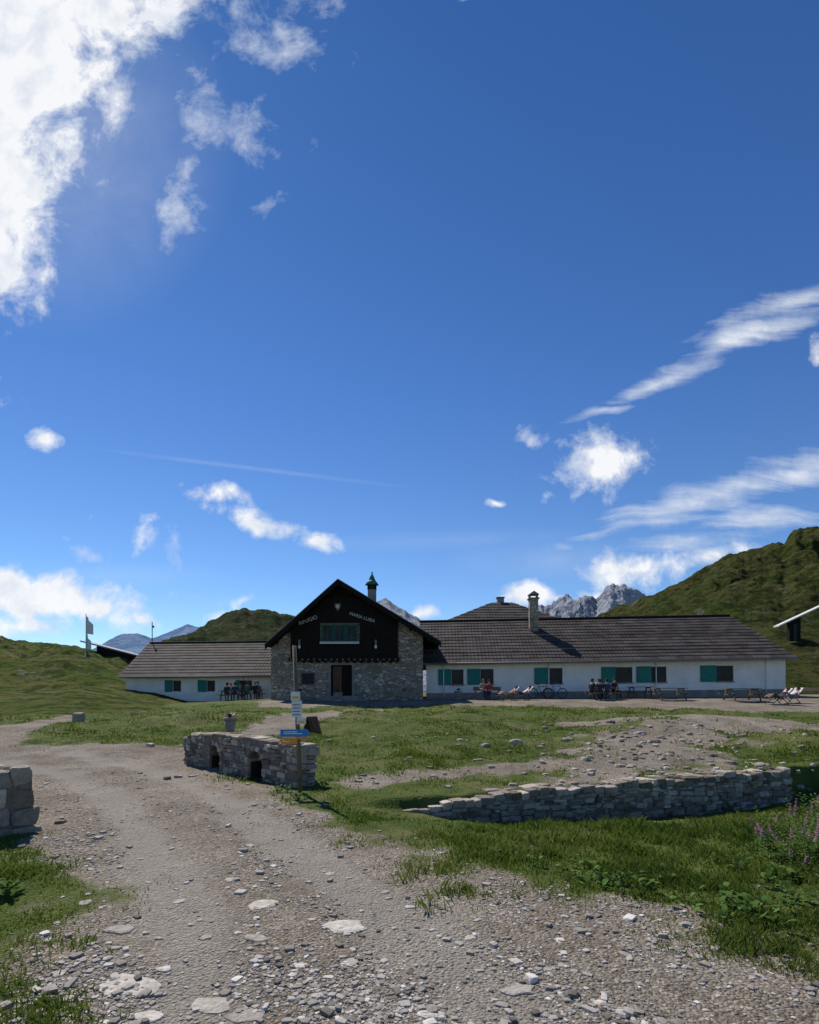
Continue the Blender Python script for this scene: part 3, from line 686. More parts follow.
for t in (.12,.3,.5,.7,.88):
    for p in (le,re):
        x_=p[0]+(ap[0]-p[0])*t; z_=rz_(x_)-.25
        b.box(x_-.07,x_+.07,Yo+.02,Yf+.1,z_-.12,z_+.04,M_wood_dark)
b.obj('purlins',gb)
b=Buf(); g0=.85
b.box(dx0-.18,dx0,Yf-.05,Yf+.3,g0,dz+.18,M_plinth);b.box(dx1,dx1+.18,Yf-.05,Yf+.3,g0,dz+.18,M_plinth);b.box(dx0+.001,dx1-.001,Yf-.05,Yf+.3,dz+.001,dz+.18,M_plinth)
b.box(dx0,dx1,Yf+.3,Yf+.36,g0,dz,M_wood_dark)
b.box(dx0+.08,(dx0+dx1)/2-.02,Yf+.25,Yf+.299,g0+.1,dz-.08,M_woodbr); b.box((dx0+dx1)/2+.02,dx1-.08,Yf+.25,Yf+.299,g0+.1,dz-.08,M_wood_dark)
b.obj('door',gb)
b=Buf(); 
for k in range(3): b.box(dx0-.5-.3*k,dx1+.5+.3*k,Yf-.35*(k+1),Yf-.35*k-.055,.7,1.22-.14*k,M_plinth)
b.obj('door_steps',gb)
b=Buf(); 
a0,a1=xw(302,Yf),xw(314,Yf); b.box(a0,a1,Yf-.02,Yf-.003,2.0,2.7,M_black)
b.box(a0-.07,a0,Yf-.05,Yf-.003,1.93,2.77,M_wood);b.box(a1,a1+.07,Yf-.05,Yf-.003,1.93,2.77,M_wood);b.box(a0,a1,Yf-.05,Yf-.003,1.93,2.0,M_wood);b.box(a0,a1,Yf-.05,Yf-.003,2.7,2.77,M_wood)
b.obj('ground_floor_window',gb)
b=Buf(); ex_,ez_=xw(338,Yf),zw(607,Yf)
b.poly_prism([(ex_-.2,ez_+.22),(ex_-.2,ez_-.05),(ex_,ez_-.3),(ex_+.2,ez_-.05),(ex_+.2,ez_+.22)],Yf-.2,Yf-.14,M_wood)
b.poly_prism([(ex_-.11,ez_+.13),(ex_-.11,ez_-.03),(ex_,ez_-.17),(ex_+.11,ez_-.03),(ex_+.11,ez_+.13)],Yf-.22,Yf-.201,M_fabricw)
b.obj('emblem',gb)
def text(s,x,z,size,ang=0):
    c=bpy.data.curves.new('t','FONT'); c.body=s; c.size=size; c.extrude=.01; c.align_x='CENTER'
    o=bpy.data.objects.new('lettering',c); scene.collection.objects.link(o); o.location=(x,Yf-.16,z)
    o.rotation_euler=(math.pi/2,-ang,0); c.materials.append(M_fabricw); o.parent=gb
text('RIFUGIO',xw(309,Yf),zw(622,Yf),.34,.35); text('MARIA LUISA',xw(362,Yf),zw(619,Yf),.30,-.3)
b=Buf()
for u in (300,376):
    xx=xw(u,Yf); b.box(xx-.06,xx+.06,Yf-.26,Yf-.14,zw(645,Yf),zw(640,Yf),M_metal); b.ell((xx,Yf-.2,zw(647,Yf)),.09,.09,.13,M_white)
b.obj('wall_lamps',gb)
cu=xw(372,41.5); cz=rz_(cu)-.3
b=Buf(); b.box(cu-.30,cu+.30,41.2,41.8,cz,zw(590,41.5),M_plinth)
for i in (-.26,.26):
    for j in (-.26,.26): b.box(cu+i-.06,cu+i+.06,41.5+j-.06,41.5+j+.06,zw(590,41.5),zw(585,41.5),M_wood_dark)
b.box(cu-.2,cu+.2,41.3,41.7,zw(590,41.5)+.002,zw(585,41.5),M_black)
zc=zw(585,41.5); b.tube((cu,41.5,zc),(cu,41.5,zc+.34),.52,M_copper,.26,n=12); b.tube((cu,41.5,zc+.341),(cu,41.5,zc+.85),.26,M_copper,.05,n=12); b.ell((cu,41.5,zc+.9),.06,.06,.08,M_copper)
b.obj('cupola',gb)
# ------------------------------------------------------------------ sheds / flag on hillsides
def hz_at(HH,u,v):
    a,yy,ZZ=HH; i=int(np.clip(np.searchsorted(a,(u-CX)/F),0,len(a)-1)); col=ZZ[:,i]; line=EYE+(HZ-v)/F*yy
    k=np.argmax(col>line) if (col>line).any() else len(yy)//2
    return (u-CX)/F*yy[k],yy[k],col[k]
x_,y_,z_=hz_at(LH,86,648); 
b=Buf(); s_=y_/F; b.tube((x_,y_,z_-.5),(x_,y_,z_+46*s_),.06,M_white,.04); 
for (zt1,zb1,wd,mt) in ((44,26,6.5,M_white),(27,12,4.5,M_white),(13,3,3.5,M_teal)):
    fl_=[];n_=8
    for i in range(n_+1):
        t=i/n_; 
        for j in (0,1): fl_.append((x_+t*wd*s_,y_+.18*math.sin(t*8),z_+(zt1-t*9-j*(zt1-zb1)*(1-.45*t))*s_))
    b.add(fl_,[(2*i,2*i+1,2*i+3,2*i+2) for i in range(n_)],mt,True)
b.obj('flagpole')
def shed(u0,v0,u1,v1,Y,vg,edge,body,f0=.25,f1=.75,th=.10,dp=1.6):
    b=Buf(); P_=Vector((xw(u0,Y),Y,zw(v0,Y)));Q=Vector((xw(u1,Y),Y,zw(v1,Y))); d=(Q-P_)/2; c=(P_+Q)/2
    b.obox(c+Vector((0,dp,0)),d,(0,dp,0),(0,0,th),edge)
    lo=zw(vg,Y)-1.5; xa,xb=P_.x+f0*(Q.x-P_.x),P_.x+f1*(Q.x-P_.x); 
    za=P_.z+f0*(Q.z-P_.z)-th-.03; zb2=P_.z+f1*(Q.z-P_.z)-th-.03
    b.poly_prism([(xa,lo),(xb,lo),(xb,zb2),(xa,za)],Y+.3,Y+2*dp-.2,body); b.box((xa+xb)/2-.2,(xa+xb)/2+.2,Y+.25,Y+.299,lo,min(za,zb2)-.3,M_black)
    return b.obj('shed')
p=hz_at(LH,110,657); shed(80,641,142,657,p[1],662,M_metal,M_wood_dark)
p=hz_at(RH,800,640); shed(779,626,835,600,p[1],641,M_fabricw,M_wood_dark,.22,.42,.07,.5)
# ------------------------------------------------------------------ sign post
p=survey(302,793); gx,gy=p[0]-.02,p[1]; gz=float(zat(gx,gy))
sp=empty('signpost',(gx,gy,gz)); b=Buf(); b.tube((0,0,-.1),(-.10,0,2.28),.038,M_wood,.03,n=10); b.obj('post',sp)
b=Buf(); b.box(-.13,.03,-.06,-.045,1.17,1.42,M_white); b.box(-.14,.0,-.06,-.045,1.425,1.56,M_white); b.box(-.05,.09,-.06,-.045,1.06,1.165,M_white)
for k in range(4): b.box(-.115,.0,-.063,-.0605,1.2+.05*k,1.215+.05*k,M_metal)
b.box(-.12,-.02,-.063,-.0605,1.45,1.49,M_yellow); b.box(-.03,.07,-.063,-.0605,1.08,1.11,M_yellow); b.obj('notice_plates',sp)
def arrow(b,x0,x1,z0,z1,mat,right=True):
    t=(z1-z0)/2; pts=[(x0,z0),(x1-t,z0),(x1,z0+t),(x1-t,z1),(x0,z1)]
    if not right: pts=[(-q+x0+x1,r) for q,r in pts][::-1]
    b.poly_prism(pts,-.075,-.055,mat); b.box(x0+.05,x1-.12,-.078,-.0755,z0+t*.7,z0+t*.95,M_white); b.box(x0+.05,x1-.2,-.078,-.0755,z0+t*1.2,z0+t*1.45,M_white)
b=Buf(); arrow(b,-.30,.16,.87,.98,M_blue,True); arrow(b,-.32,-.04,.755,.85,M_orange,False); arrow(b,-.03,.14,.83,.865,M_orange,True); b.obj('trail_arrows',sp)
# ------------------------------------------------------------------ people
M_skin=basic('skin_mat',(.48,.28,.2),(.42,.24,.17),6,.6)
cm={}
def cloth(c):
    if c not in cm: cm[c]=basic('fabric_mat',c,tuple(x*.75 for x in c),9,.9)
    return cm[c]
POSE={
'stand':dict(pel=(0,0,.92),spi=(0,0,1.12),che=(0,.01,1.33),nec=(0,0,1.48),hea=(0,-.02,1.60),top=(0,-.01,1.69),
  sh=(.18,0,1.40),el=(.24,.03,1.13),wr=(.25,-.07,.90),ha=(.25,-.10,.83),hi=(.09,0,.87),kn=(.10,-.02,.49),an=(.11,.03,.09),to=(.13,-.14,.04)),
'sit':dict(pel=(0,0,.52),spi=(0,.02,.70),che=(0,.0,.92),nec=(0,-.03,1.07),hea=(0,-.06,1.19),top=(0,-.06,1.28),
  sh=(.18,-.01,.99),el=(.24,-.06,.73),wr=(.14,-.28,.68),ha=(.10,-.35,.67),hi=(.10,-.04,.50),kn=(.13,-.44,.50),an=(.13,-.42,.09),to=(.14,-.58,.04)),
'lounge':dict(pel=(0,0,.38),spi=(0,.14,.46),che=(0,.31,.57),nec=(0,.43,.67),hea=(0,.49,.77),top=(0,.53,.86),
  sh=(.18,.36,.62),el=(.29,.22,.45),wr=(.22,.0,.47),ha=(.17,-.06,.48),hi=(.10,-.05,.39),kn=(.12,-.42,.55),an=(.12,-.78,.34),to=(.13,-.86,.44))}
RAD=dict(pel=.145,spi=.13,che=.155,nec=.06,hea=.098,top=.07,sh=.065,el=.045,wr=.03,ha=.032,hi=.095,kn=.062,an=.042,to=.035)
def person(loc,yaw,pose,shirt,pants,hair,sc=1.0,bare=False):
    J=POSE[pose]; names=[];co=[];ed=[];rd=[]
    def a(n,p): names.append(n);co.append(p);rd.append(RAD[n[:-1] if n[-1] in 'LR' else n]);return len(co)-1
    c={n:a(n,J[n]) for n in ('pel','spi','che','nec','hea','top')}
    for u,v in (('pel','spi'),('spi','che'),('che','nec'),('nec','hea'),('hea','top')): ed.append((c[u],c[v]))
    for sd,sg in (('L',1),('R',-1)):
        prev=c['che']
        for n in ('sh','el','wr','ha'):
            q=J[n]; k=a(n+sd,(q[0]*sg,q[1]+(.03*sg if n in('wr','ha') else 0),q[2])); ed.append((prev,k)); prev=k
        prev=c['pel']
        for n in ('hi','kn','an','to'):
            q=J[n]; st=(-.06*sg if n in('kn','an','to') and pose=='stand' else 0); k=a(n+sd,(q[0]*sg,q[1]+st,q[2])); ed.append((prev,k)); prev=k
    me=bpy.data.meshes.new('s'); me.from_pydata(co,ed,[]); o=bpy.data.objects.new('s',me); scene.collection.objects.link(o)
    o.modifiers.new('k','SKIN'); 
    for i,v in enumerate(me.skin_vertices[0].data): v.radius=(rd[i]*(1.12 if names[i] in('che','pel') else 1),rd[i]*(.78 if names[i] in('che','pel','spi') else 1)); v.use_root=(i==0)
    ssb=o.modifiers.new('b','SUBSURF'); ssb.levels=1; ssb.render_levels=1
    dg=bpy.context.evaluated_depsgraph_get(); dg.update(); em=o.evaluated_get(dg).to_mesh()
    vs=[v.co.copy() for v in em.vertices]; fs=[tuple(p.vertices) for p in em.polygons]
    seg=[]
    for i,j in ed: seg.append((Vector(co[i]),Vector(co[j]),names[i],names[j]))
    def grp(p):
        best=None;bd=9
        for A,B,n1,n2 in seg:
            t=max(0,min(1,(p-A).dot(B-A)/max((B-A).length_squared,1e-9))); d=(p-(A+(B-A)*t)).length
            if d<bd: bd=d;best=(n2,t)
        n,t=best; n0=n.rstrip('LR')
        if n in('hea','top'): return M_skin
        if n=='nec': return M_skin if t>.55 else shirt
        if n0=='to': return M_black
        if n0 in('wr','ha'): return M_skin
        if n0=='el': return shirt if (t<.6 or not bare) else M_skin
        if n0=='an': return pants if not bare else (M_skin if t<.85 else M_black)
        if n0 in('kn','hi'): return pants
        return shirt
    b=Buf(); b.v=[tuple(v) for v in vs]; b.f=fs; b.sm=[True]*len(fs)
    for f in fs: b.m.append(b.mi(grp(sum((vs[i] for i in f),Vector())/len(f))))
    bpy.data.objects.remove(o)
    h=Vector(J['hea']); up=(Vector(J['top'])-h).normalized(); fw=Vector((0,-1,0)); fw=(fw-up*fw.dot(up)).normalized(); sd=up.cross(fw)
    hc=h+up*.04; b.ell(hc+up*.03-fw*.018,.098,.105,.105,hair,10,8,-.25)
    b.ell(hc-fw*.06,.09,.06,.10,hair,8,6)
    b.tube(hc+fw*.085+up*.005,hc+fw*.115-up*.02,.008,M_skin,.014,n=5)
    for s in (-1,1):
        b.ell(hc+fw*.088+sd*.032*s+up*.012,.011,.008,.008,M_black,6,4); b.ell(hc+sd*.095*s,.012,.02,.03,M_skin,6,4)
    b.obox(hc+fw*.09-up*.045,sd*.022,fw*.006,up*.004,M_red)
    for s in (-1,1):
        w_=Vector((J['wr'][0]*s,J['wr'][1]+.03*s,J['wr'][2])); q=Vector((J['ha'][0]*s,J['ha'][1]+.03*s,J['ha'][2])); d=(q-w_).normalized(); sx=d.cross(Vector((s,0.2,0.1))).normalized()
        for i,l in enumerate((.06,.07,.075,.065)):
            r0=q+sx*(-.024+.016*i); m_=r0+d*l*.6; tip=m_+d*l*.45+Vector((-s*.02,0,0)); b.tube(r0,m_,.009,M_skin,.0085,n=5); b.tube(m_,tip,.0085,M_skin,.006,n=5)
        r0=w_.lerp(q,.5)-sx*.025; b.tube(r0,r0-sx*.03+d*.035,.011,M_skin,.009,n=5); b.tube(r0-sx*.03+d*.035,r0-sx*.035+d*.065,.009,M_skin,.007,n=5)
    return b.obj('person',loc=loc,rot=(0,0,yaw),scale=sc)
def gp(u,v,Y=None):
    if Y is None: p=survey(u,v)
    else: p=np.array([xw(u,Y),Y])
    return Vector((p[0],p[1],float(zat(p[0],p[1]))))
HB=cloth((.05,.03,.02)); HG=cloth((.25,.18,.1)); 
c_blk=cloth((.03,.03,.035)); c_navy=cloth((.03,.05,.12)); c_wht=cloth((.6,.6,.6)); c_red=cloth((.35,.05,.05)); c_grn=cloth((.06,.14,.08)); c_blu=cloth((.08,.2,.4)); c_beige=cloth((.35,.28,.2)); c_pink=cloth((.5,.2,.25))
# ------------------------------------------------------------------ furniture
def picnic_table(loc,yaw,w=1.8):
    b=Buf()
    for k in range(5): b.box(-w/2,w/2,-.36+k*.146,-.36+k*.146+.13,.71,.75,M_wood)
    for s in (-1,1):
        for k in range(2): b.box(-w/2,w/2,s*.72-.13+k*.135,s*.72-.13+k*.135+.12,.42,.46,M_wood)
        for x_ in (-w/2+.25,w/2-.25):
            b.obox((x_,s*.45,.355),(.034,0,0),(0,.04,0),(0,-s*.17,.355),M_wood) 
    for x_ in (-w/2+.25,w/2-.25): b.box(x_-.03,x_+.03,-.8,.8,.36,.419,M_wood); b.box(x_-.03,x_+.03,-.35,.35,.65,.709,M_wood)
    return b.obj('picnic_table',loc=loc,rot=(0,0,yaw))
def deck_chair(loc,yaw,fab):
    b=Buf()
    for s in (-.28,.28):
        b.tube((s,-.75,.30),(s,.05,.28),.02,M_wood); b.tube((s,.05,.28),(s,.62,.88),.02,M_wood); b.tube((s,-.6,.0),(s,-.05,.42),.02,M_wood); b.tube((s,.35,.0),(s,-.1,.42),.02,M_wood); b.tube((s,-.3,.45),(s,.3,.5),.022,M_wood)
    for p,q in (((-.28,-.75,.3),(.28,-.75,.3)),((-.28,.62,.88),(.28,.62,.88)),((-.28,.35,.02),(.28,.35,.02))): b.tube(p,q,.018,M_wood)
    pr=[(-.75,.31),(-.4,.27),(0,.26),(.2,.42),(.62,.88)]; vs=[]
    for y_,z_ in pr: vs+=[(-.26,y_,z_+.01),(.26,y_,z_+.01)]
    b.add(vs,[(2*i,2*i+1,2*i+3,2*i+2) for i in range(4)],fab,True); b.add([(x,y,z-.015) for x,y,z in vs],[(2*i,2*i+1,2*i+3,2*i+2) for i in range(4)],fab,True)
    return b.obj('deck_chair',loc=loc,rot=(0,0,yaw))
def bicycle(loc,yaw,col):
    b=Buf()
    for y_ in (-.52,.52):
        b.torus((0,y_,.35),.33,.022,M_tyre,'x',28,6); b.torus((0,y_,.35),.30,.010,M_metal,'x',24,4); b.tube((-.05,y_,.35),(.05,y_,.35),.025,M_metal)
        for k in range(12):
            t=k*math.pi/6; b.tube((0,y_,.35),(0,y_+.3*math.cos(t),.35+.3*math.sin(t)),.003,M_metal,n=3,caps=False)
    A=(0,-.05,.30);Sx=(0,.17,.82);Hd=(0,-.36,.80);Hl=(0,-.39,.66)
    for p,q,r in ((A,Sx,.018),(Sx,Hd,.018),(A,Hl,.022),(Hd,Hl,.02),(Hl,(0,-.52,.35),.016),(A,(0,.52,.35),.012),((0,.15,.76),(0,.52,.35),.01)): b.tube(p,q,r,col)
    b.tube(Sx,(0,.2,.95),.014,M_metal); b.ell((0,.2,.97),.07,.14,.035,M_black,10,6); b.tube(Hd,(0,-.34,.98),.015,M_metal); b.tube((-.3,-.3,.99),(.3,-.3,.99),.013,M_black); 
    b.torus((0.04,-.05,.30),.09,.008,M_metal,'x',16,4); b.tube((.05,-.05,.3),(.05,.08,.2),.01,M_metal); b.tube((-.05,-.05,.3),(-.05,-.18,.4),.01,M_metal); b.box(.03,.12,.04,.12,.18,.2,M_black); b.box(-.12,-.03,-.22,-.14,.39,.41,M_black)
    return b.obj('bicycle',loc=loc,rot=(0,0,yaw))
def planter(loc,s=1):
    b=Buf(); b.tube((0,0,0),(0,0,.12),.26*s,M_plinth,.22*s,n=14); b.tube((0,0,.12),(0,0,.5),.18*s,M_plinth,.3*s,n=14); b.tube((0,0,.5),(0,0,.56),.33*s,M_plinth,n=14)
    for i in range(40):
        a=random.uniform(0,6.28); r=random.uniform(0,.25)*s; h=random.uniform(.08,.3)*s; c=Vector((math.cos(a)*r,math.sin(a)*r,.56+h*.7)); d=Vector((math.cos(a),math.sin(a),.6))*.07; e2=d.cross(Vector((0,0,1))).normalized()*.035
        b.add([c-d,c+e2,c+d,c-e2],[(0,1,2,3)],random.choice([M_greenframe,M_greenframe,M_red]))
    return b.obj('stone_planter',loc=loc)
for i,(u,yy) in enumerate(((232,41.2),(252,41.6))): picnic_table(gp(u,0,yy),.1*i)
for i,(u,yy,yaw,ps,s1,s2,h_) in enumerate([(227,40.4,3.0,'sit',c_blk,c_navy,HB),(235,40.4,3.3,'sit',c_navy,c_blk,HB),(231,42.0,.1,'sit',c_wht,c_blk,HG),(247,40.8,3.1,'sit',c_grn,c_blk,HB),(255,40.8,2.9,'sit',c_blk,c_blk,HG),(243,41.0,.5,'stand',c_blk,c_navy,HB),(258,42.2,0,'sit',c_blu,c_blk,HB)]):
    person(gp(u,0,yy),yaw,ps,s1,s2,h_)
person(gp(489,0,36.2)+Vector((0,0,-.05)),-.4,'sit',c_red,c_blk,HB); 
b=Buf(); b.box(-.9,.9,-.2,.2,.40,.45,M_wood)
for x_ in (-.75,.75): b.box(x_-.04,x_+.04,-.17,.17,0,.4,M_wood)
b.box(-.9,.9,.2,.24,.6,.85,M_wood)
for x_ in (-.75,.75): b.box(x_-.04,x_+.04,.16,.199,.45,.85,M_wood)
b.obj('wooden_bench',loc=gp(487,0,36.3),rot=(0,0,-.1))
person(gp(483,0,36.3),.2,'sit',c_beige,c_navy,HG)
for u,yy,yaw,fab,sh_,pt in [(509,35.0,1.3,M_fabricw,c_pink,c_beige),(523,35.2,1.2,M_fabricw,c_wht,c_navy),(779,30.5,1.5,M_fabricw,c_blk,c_blk),(791,31.5,1.3,M_fabricw,c_wht,c_blu)]:
    l=gp(u,0,yy); deck_chair(l,-yaw,fab); person(l+Vector((0,0,.0)),-yaw,'lounge',sh_,pt,HB,bare=True)
bicycle(gp(541,0,37.2),1.45,M_black); bicycle(gp(555,0,37.3),1.7,M_blue)
picnic_table(gp(603,0,35.4),.1)
for u,yy,yaw,ps,s1,s2,h_ in [(592,35.0,2.2,'sit',c_blk,c_blk,HB),(600,34.6,3.0,'sit',c_blk,c_navy,HB),(607,34.7,3.2,'sit',c_navy,c_blk,HB),(614,35.8,.4,'sit',c_blk,c_blk,HB),(598,36.3,.1,'sit',c_wht,c_blk,HG)]:
    person(gp(u,0,yy),yaw,ps,s1,s2,h_)
picnic_table(gp(669,0,34.5),.05,2.0); picnic_table(gp(742,0,33.5),.0,2.0); picnic_table(gp(640,0,37.0),.0,1.6)
planter(gp(338,0,35.2)); planter(gp(404,0,36)); planter(gp(458,0,36.8),.8); planter(gp(230,738),.55); planter(gp(300,0,35.6),.8)
b=Buf()
for s in (-1,1): b.obox((0,s*.13,.27),(.18,0,0),(0,.012,.0),(0,-s*.11,.27),M_woodbr)
b.obox((0,-.150,.30),(.13,0,0),(0,.004,0),(0,.085,.2),M_woodbr); b.obj('menu_board',loc=gp(312,731),rot=(0,0,.9))
p=gp(78,722); V,Fa,nv=blocks(np.array([[p.x,p.y,p.z+.15]]),np.eye(3)[None],np.array([[.2,.15,.28]]),T3,F3,5,.15,.03); np_mesh('boundary_stone',V,Fa,M_stone,{'tint':np.full(nv,.5)})
# ------------------------------------------------------------------ plants
def leafy(name,loc,n,size,flower=0,hgt=.0,spread=.3):
    Vv=[];Ff=[];T=[];Vp=[];Fp=[];Tp=[]
    def leaf(base,dirv,l,w,t,tgt):
        V_,F_,T_=tgt; d=Vector(dirv).normalized(); s=d.cross(Vector((0,0,1))); s=s.normalized() if s.length>.01 else Vector((1,0,0)); o=len(V_)
        b0=Vector(base)
        pts=[b0,b0+d*l*.35+s*w+Vector((0,0,.02*l)),b0+d*l*.35-s*w+Vector((0,0,.02*l)),b0+d*l*.75+s*w*.8-Vector((0,0,.06*l)),b0+d*l*.75-s*w*.8-Vector((0,0,.06*l)),b0+d*l-Vector((0,0,.2*l))]
        V_+=[tuple(q) for q in pts]; F_+=[(o,o+1,o+2),(o+1,o+3,o+4),(o+1,o+4,o+2),(o+3,o+5,o+4)]; T_+=[t]*6
    for i in range(n):
        a=random.uniform(0,6.28); r=spread*math.sqrt(random.random()); bx=loc[0]+math.cos(a)*r; by=loc[1]+math.sin(a)*r; bz=float(zat(bx,by))
        if hgt<=0:
            for k in range(5):
                a2=random.uniform(0,6.28); leaf((bx,by,bz+random.uniform(.0,.08)),(math.cos(a2),math.sin(a2),random.uniform(.3,1.3)),size*random.uniform(.6,1.2),size*.24,random.random(),(Vv,Ff,T))
        else:
            h=hgt*random.uniform(.5,1.15); lx_,ly_=random.gauss(0,.08),random.gauss(0,.08); fr=random.uniform(.62,.8)
            for k in range(38):
                t=k/38; zz=bz+h*t; q=(bx+lx_*t,by+ly_*t,zz); a2=k*2.4
                if t<fr or i%3==0: leaf(q,(math.cos(a2),math.sin(a2),.5),size*(1-.4*t)*random.uniform(.6,1.2),size*.10,random.random(),(Vv,Ff,T))
                else:
                    for m in range(2): leaf(q,(math.cos(a2+m*2.2),math.sin(a2+m*2.2),.3),.032*(1.35-t),.012,random.random(),(Vp,Fp,Tp))
            leaf((bx-.003,by,bz),(lx_,ly_,h),h,.004,.3,(Vv,Ff,T))
    root=empty(name); o=np_mesh('leaves',Vv,Ff,M_leaf,{'tint':T}); o.parent=root
    if Vp: o=np_mesh('flowers',Vp,Fp,M_pink,{'tint':Tp}); o.parent=root
for u,v,n,s,sp_ in [(600,880,8,.09,.2),(625,888,8,.09,.2),(580,872,5,.08,.2),(735,908,9,.09,.22),(765,915,9,.09,.2),(750,925,6,.08,.2),(3,893,8,.09,.12),(520,862,4,.07,.25),(300,800,8,.08,.18),(280,793,8,.08,.16),(690,905,4,.07,.2),(815,905,8,.1,.2),(318,788,8,.09,.15),(770,880,8,.08,.3),(800,885,9,.09,.3),(745,870,6,.07,.3),(660,880,4,.07,.3)]:
    p=survey(u,v); leafy('dock_plant',(p[0],p[1]),n,s,spread=sp_)
for u,v,n,sp_,h_ in [(780,856,12,.35,.30),(800,858,24,.4,.42),(825,850,26,.45,.5),(850,850,26,.4,.55),(815,880,8,.3,.3)]:
    p=survey(u,v); leafy('fireweed',(p[0],p[1]),n,.08,1,h_,sp_)
# ------------------------------------------------------------------ world
SE,SA=math.radians(50),math.radians(-32)
w=bpy.data.worlds.new('World'); scene.world=w; w.use_nodes=True; nt=w.node_tree; nt.nodes.clear()
out=nt.nodes.new('ShaderNodeOutputWorld'); sky=nt.nodes.new('ShaderNodeTexSky'); sky.sky_type='NISHITA'; sky.sun_disc=False
sky.sun_elevation=SE; sky.sun_rotation=SA; sky.altitude=2000; sky.air_density=1.0; sky.dust_density=.25; sky.ozone_density=3.0
tc=nt.nodes.new('ShaderNodeTexCoord').outputs['Generated']; sx=nt.nodes.new('ShaderNodeSeparateXYZ'); L(nt,tc,sx.inputs[0])
grade=ramp(nt,sx.outputs[2],[(0,(.84,.93,.98)),(.18,(.64,.83,1.0)),(.45,(.45,.71,1.0)),(.8,(.29,.56,.86))])
skc=mix(nt,1.0,sky.outputs[0],grade,'MULTIPLY')
bg=nt.nodes.new('ShaderNodeBackground'); bg.inputs[1].default_value=.125; L(nt,skc,bg.inputs[0])
yc=math_(nt,'MAXIMUM',sx.outputs[1],.08); a_=math_(nt,'DIVIDE',sx.outputs[0],yc); b_=math_(nt,'DIVIDE',sx.outputs[2],yc)
cv=nt.nodes.new('ShaderNodeCombineXYZ'); L(nt,a_,cv.inputs[0]); L(nt,b_,cv.inputs[1]); vec=cv.outputs[0]
def vmath(op,a,b=None,scale=None):
    n=nt.nodes.new('ShaderNodeVectorMath'); n.operation=op; L(nt,a,n.inputs[0])
    if b is not None:
        if hasattr(b,'is_output'): L(nt,b,n.inputs[1])
        else: n.inputs[1].default_value=b
    if scale is not None: n.inputs['Scale'].default_value=scale
    return n
wn=nt.nodes.new('ShaderNodeTexNoise'); wn.inputs['Scale'].default_value=6; wn.inputs['Detail'].default_value=4; L(nt,vec,wn.inputs[0])
wsub=vmath('SUBTRACT',wn.outputs['Color'],(.5,.5,.5)).outputs[0]
wv=vmath('ADD',vec,vmath('SCALE',wsub,scale=.10).outputs[0]).outputs[0]
wv2=vmath('ADD',vec,vmath('SCALE',wsub,scale=.045).outputs[0]).outputs[0]
def ellipses(Ls,v):
    cur=None
    for u,vv,rx_,ry_,ang,k in Ls:
        mp=nt.nodes.new('ShaderNodeMapping'); mp.vector_type='TEXTURE'
        mp.inputs['Location'].default_value=((u-CX)/F,(HZ-vv)/F,0); mp.inputs['Rotation'].default_value=(0,0,math.radians(ang)); mp.inputs['Scale'].default_value=(rx_/F,ry_/F,1)
        L(nt,v,mp.inputs[0]); 
        ln=vmath('LENGTH',mp.outputs[0]).outputs['Value']
        val=math_(nt,'MULTIPLY_ADD',ln,-k,k)
        cur=val if cur is None else math_(nt,'MAXIMUM',cur,val)
    return cur
puffy=[(5,60,130,125,20,2.0),(-5,190,70,112,0,1.8),(0,268,48,52,0,1.2),(105,8,110,52,-5,1.3),
 (262,525,62,18,-28,.95),(225,493,34,12,-20,.9),(308,542,28,15,-10,.9),(147,543,15,24,0,.6),(40,437,15,11,0,.5),
 (35,592,92,32,0,1.3),(100,605,48,22,-10,1.1),(20,625,70,18,0,.8),(135,612,14,9,0,.7),(222,618,24,9,0,.7),(240,600,14,5,20,.4),
 (592,465,68,30,8,.8),(548,492,24,18,0,.7),(533,432,12,14,60,.4),(497,501,9,3.5,0,.6),(640,570,70,24,5,1.),(700,560,60,18,10,.7),(530,598,38,13,0,1.1),(430,615,18,7,0,1.),(562,600,26,10,0,.8),(815,356,12,16,0,.8),(0,380,12,30,0,.6),(465,4,16,7,0,.7),(600,592,40,8,0,.7)]
mottle=[(215,120,52,92,60,1.3),(188,190,92,30,80,1.3),(275,40,36,74,65,1.3),(262,210,30,16,40,.9),(205,0,130,50,0,1.3),(120,95,90,80,40,1.3),(70,200,48,100,70,1.0),
 (98,548,66,16,-12,1.2),(85,512,30,11,0,.8),(183,545,14,30,-25,.9),(365,60,22,10,60,.6),(0,400,30,40,0,.5),(190,600,50,10,0,.8)]
wispy=[(740,340,120,20,24,1.3),(785,305,90,18,18,1.1),(650,385,90,11,24,1.0),(600,412,60,7,12,1.0),(720,495,170,26,16,1.5),(800,468,90,26,14,1.3),(610,530,90,13,12,1.1),(765,515,100,22,12,1.1),(690,540,90,13,5,.9)]
faint=[(250,468,180,3,-7,.5),(450,540,160,12,2,.35),(120,575,120,14,0,.4),(560,560,120,25,0,.5),(60,150,180,190,0,.9)]
mp=nt.nodes.new('ShaderNodeMapping'); mp.inputs['Rotation'].default_value=(0,0,math.radians(-22)); mp.inputs['Scale'].default_value=(2.6,22,1)
L(nt,wv2,mp.inputs[0]); fib=noise(nt,mp.outputs[0],1.0,7,.62,.3)
pn_=noise(nt,vec,10,9,.65,.25)
def dens(cur,n,amp,th,g): 
    d=math_(nt,'MULTIPLY_ADD',math_(nt,'SUBTRACT',n,.5),amp,cur); return math_(nt,'MULTIPLY',math_(nt,'SUBTRACT',d,th),g,clamp=True)
d1=dens(ellipses(puffy,wv),pn_,3.0,.04,1.4)
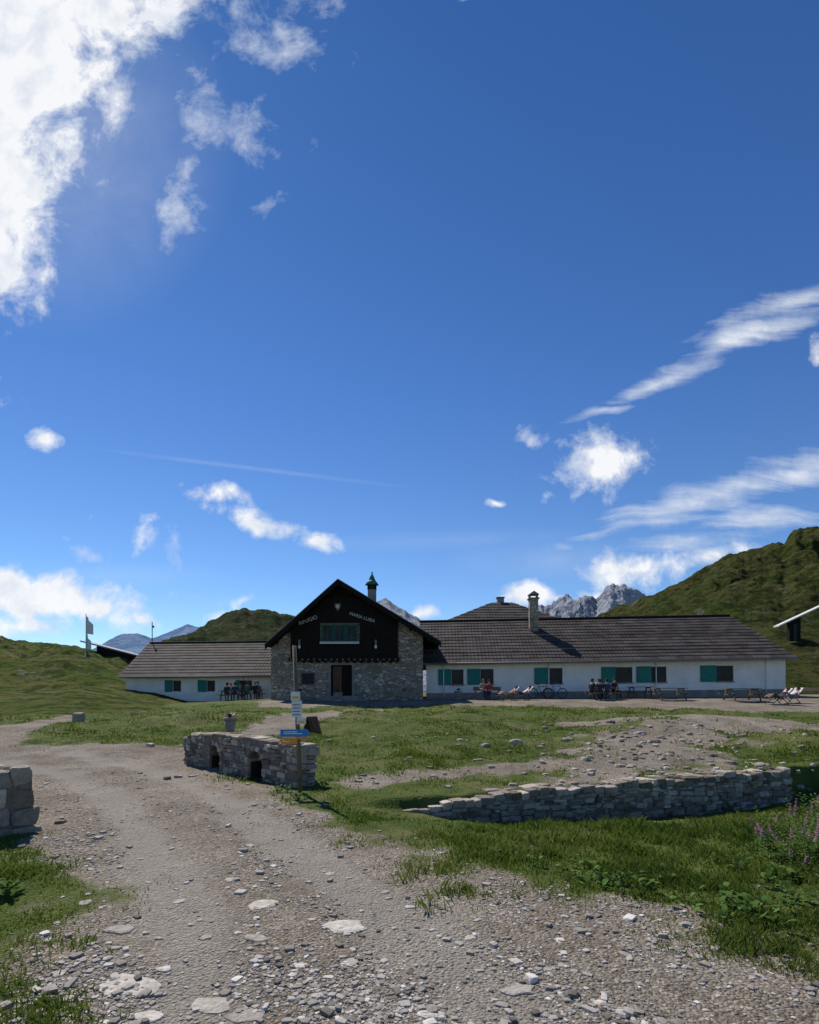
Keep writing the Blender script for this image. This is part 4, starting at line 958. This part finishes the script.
d4=dens(ellipses(mottle,wv),pn_,5.2,.40,.6)
fm=math_(nt,'MULTIPLY_ADD',fib,.7,math_(nt,'MULTIPLY',pn_,.3))
d2=dens(ellipses(wispy,wv2),fm,4.0,.25,.85)
d3=math_(nt,'MULTIPLY',ellipses(faint,vec),.28,clamp=True)
mx=math_(nt,'MAXIMUM',math_(nt,'MAXIMUM',d1,d4),d2)
dn=math_(nt,'MAXIMUM',math_(nt,'POWER',mx,1.15),d3)
fwd=math_(nt,'GREATER_THAN',sx.outputs[1],.09); dn=math_(nt,'MULTIPLY',dn,fwd); dn=math_(nt,'MULTIPLY',dn,.96)
cb=nt.nodes.new('ShaderNodeBackground'); 
shade=math_(nt,'MULTIPLY_ADD',noise(nt,wv,14,4,.6),1.1,math_(nt,'MULTIPLY',d1,.2))
L(nt,ramp(nt,shade,[(.42,(.62,.70,.82)),(.80,(.96,.97,.99))]),cb.inputs[0]); cb.inputs[1].default_value=1.0
ms=nt.nodes.new('ShaderNodeMixShader'); L(nt,dn,ms.inputs[0]); L(nt,bg.outputs[0],ms.inputs[1]); L(nt,cb.outputs[0],ms.inputs[2]); L(nt,ms.outputs[0],out.inputs[0])
w.cycles.sampling_method='MANUAL'; w.cycles.sample_map_resolution=512
# ------------------------------------------------------------------ sun + camera
sl=bpy.data.lights.new('sun','SUN'); sl.energy=5.0; sl.angle=math.radians(.53); sl.color=(1,.95,.87)
so=bpy.data.objects.new('sun',sl); scene.collection.objects.link(so)
dv=Vector((math.sin(SA)*math.cos(SE),math.cos(SA)*math.cos(SE),math.sin(SE))); so.rotation_euler=dv.to_track_quat('Z','Y').to_euler(); so.location=dv*100
cam=bpy.data.cameras.new('camera'); co_=bpy.data.objects.new('camera',cam); scene.collection.objects.link(co_)
cam.sensor_fit='AUTO'; cam.sensor_width=36; cam.lens=F/1024*36; cam.shift_y=(HZ-512)/1024; cam.clip_end=12000; cam.clip_start=.05
co_.location=(0,0,EYE); co_.rotation_euler=(math.pi/2,0,0); scene.camera=co_
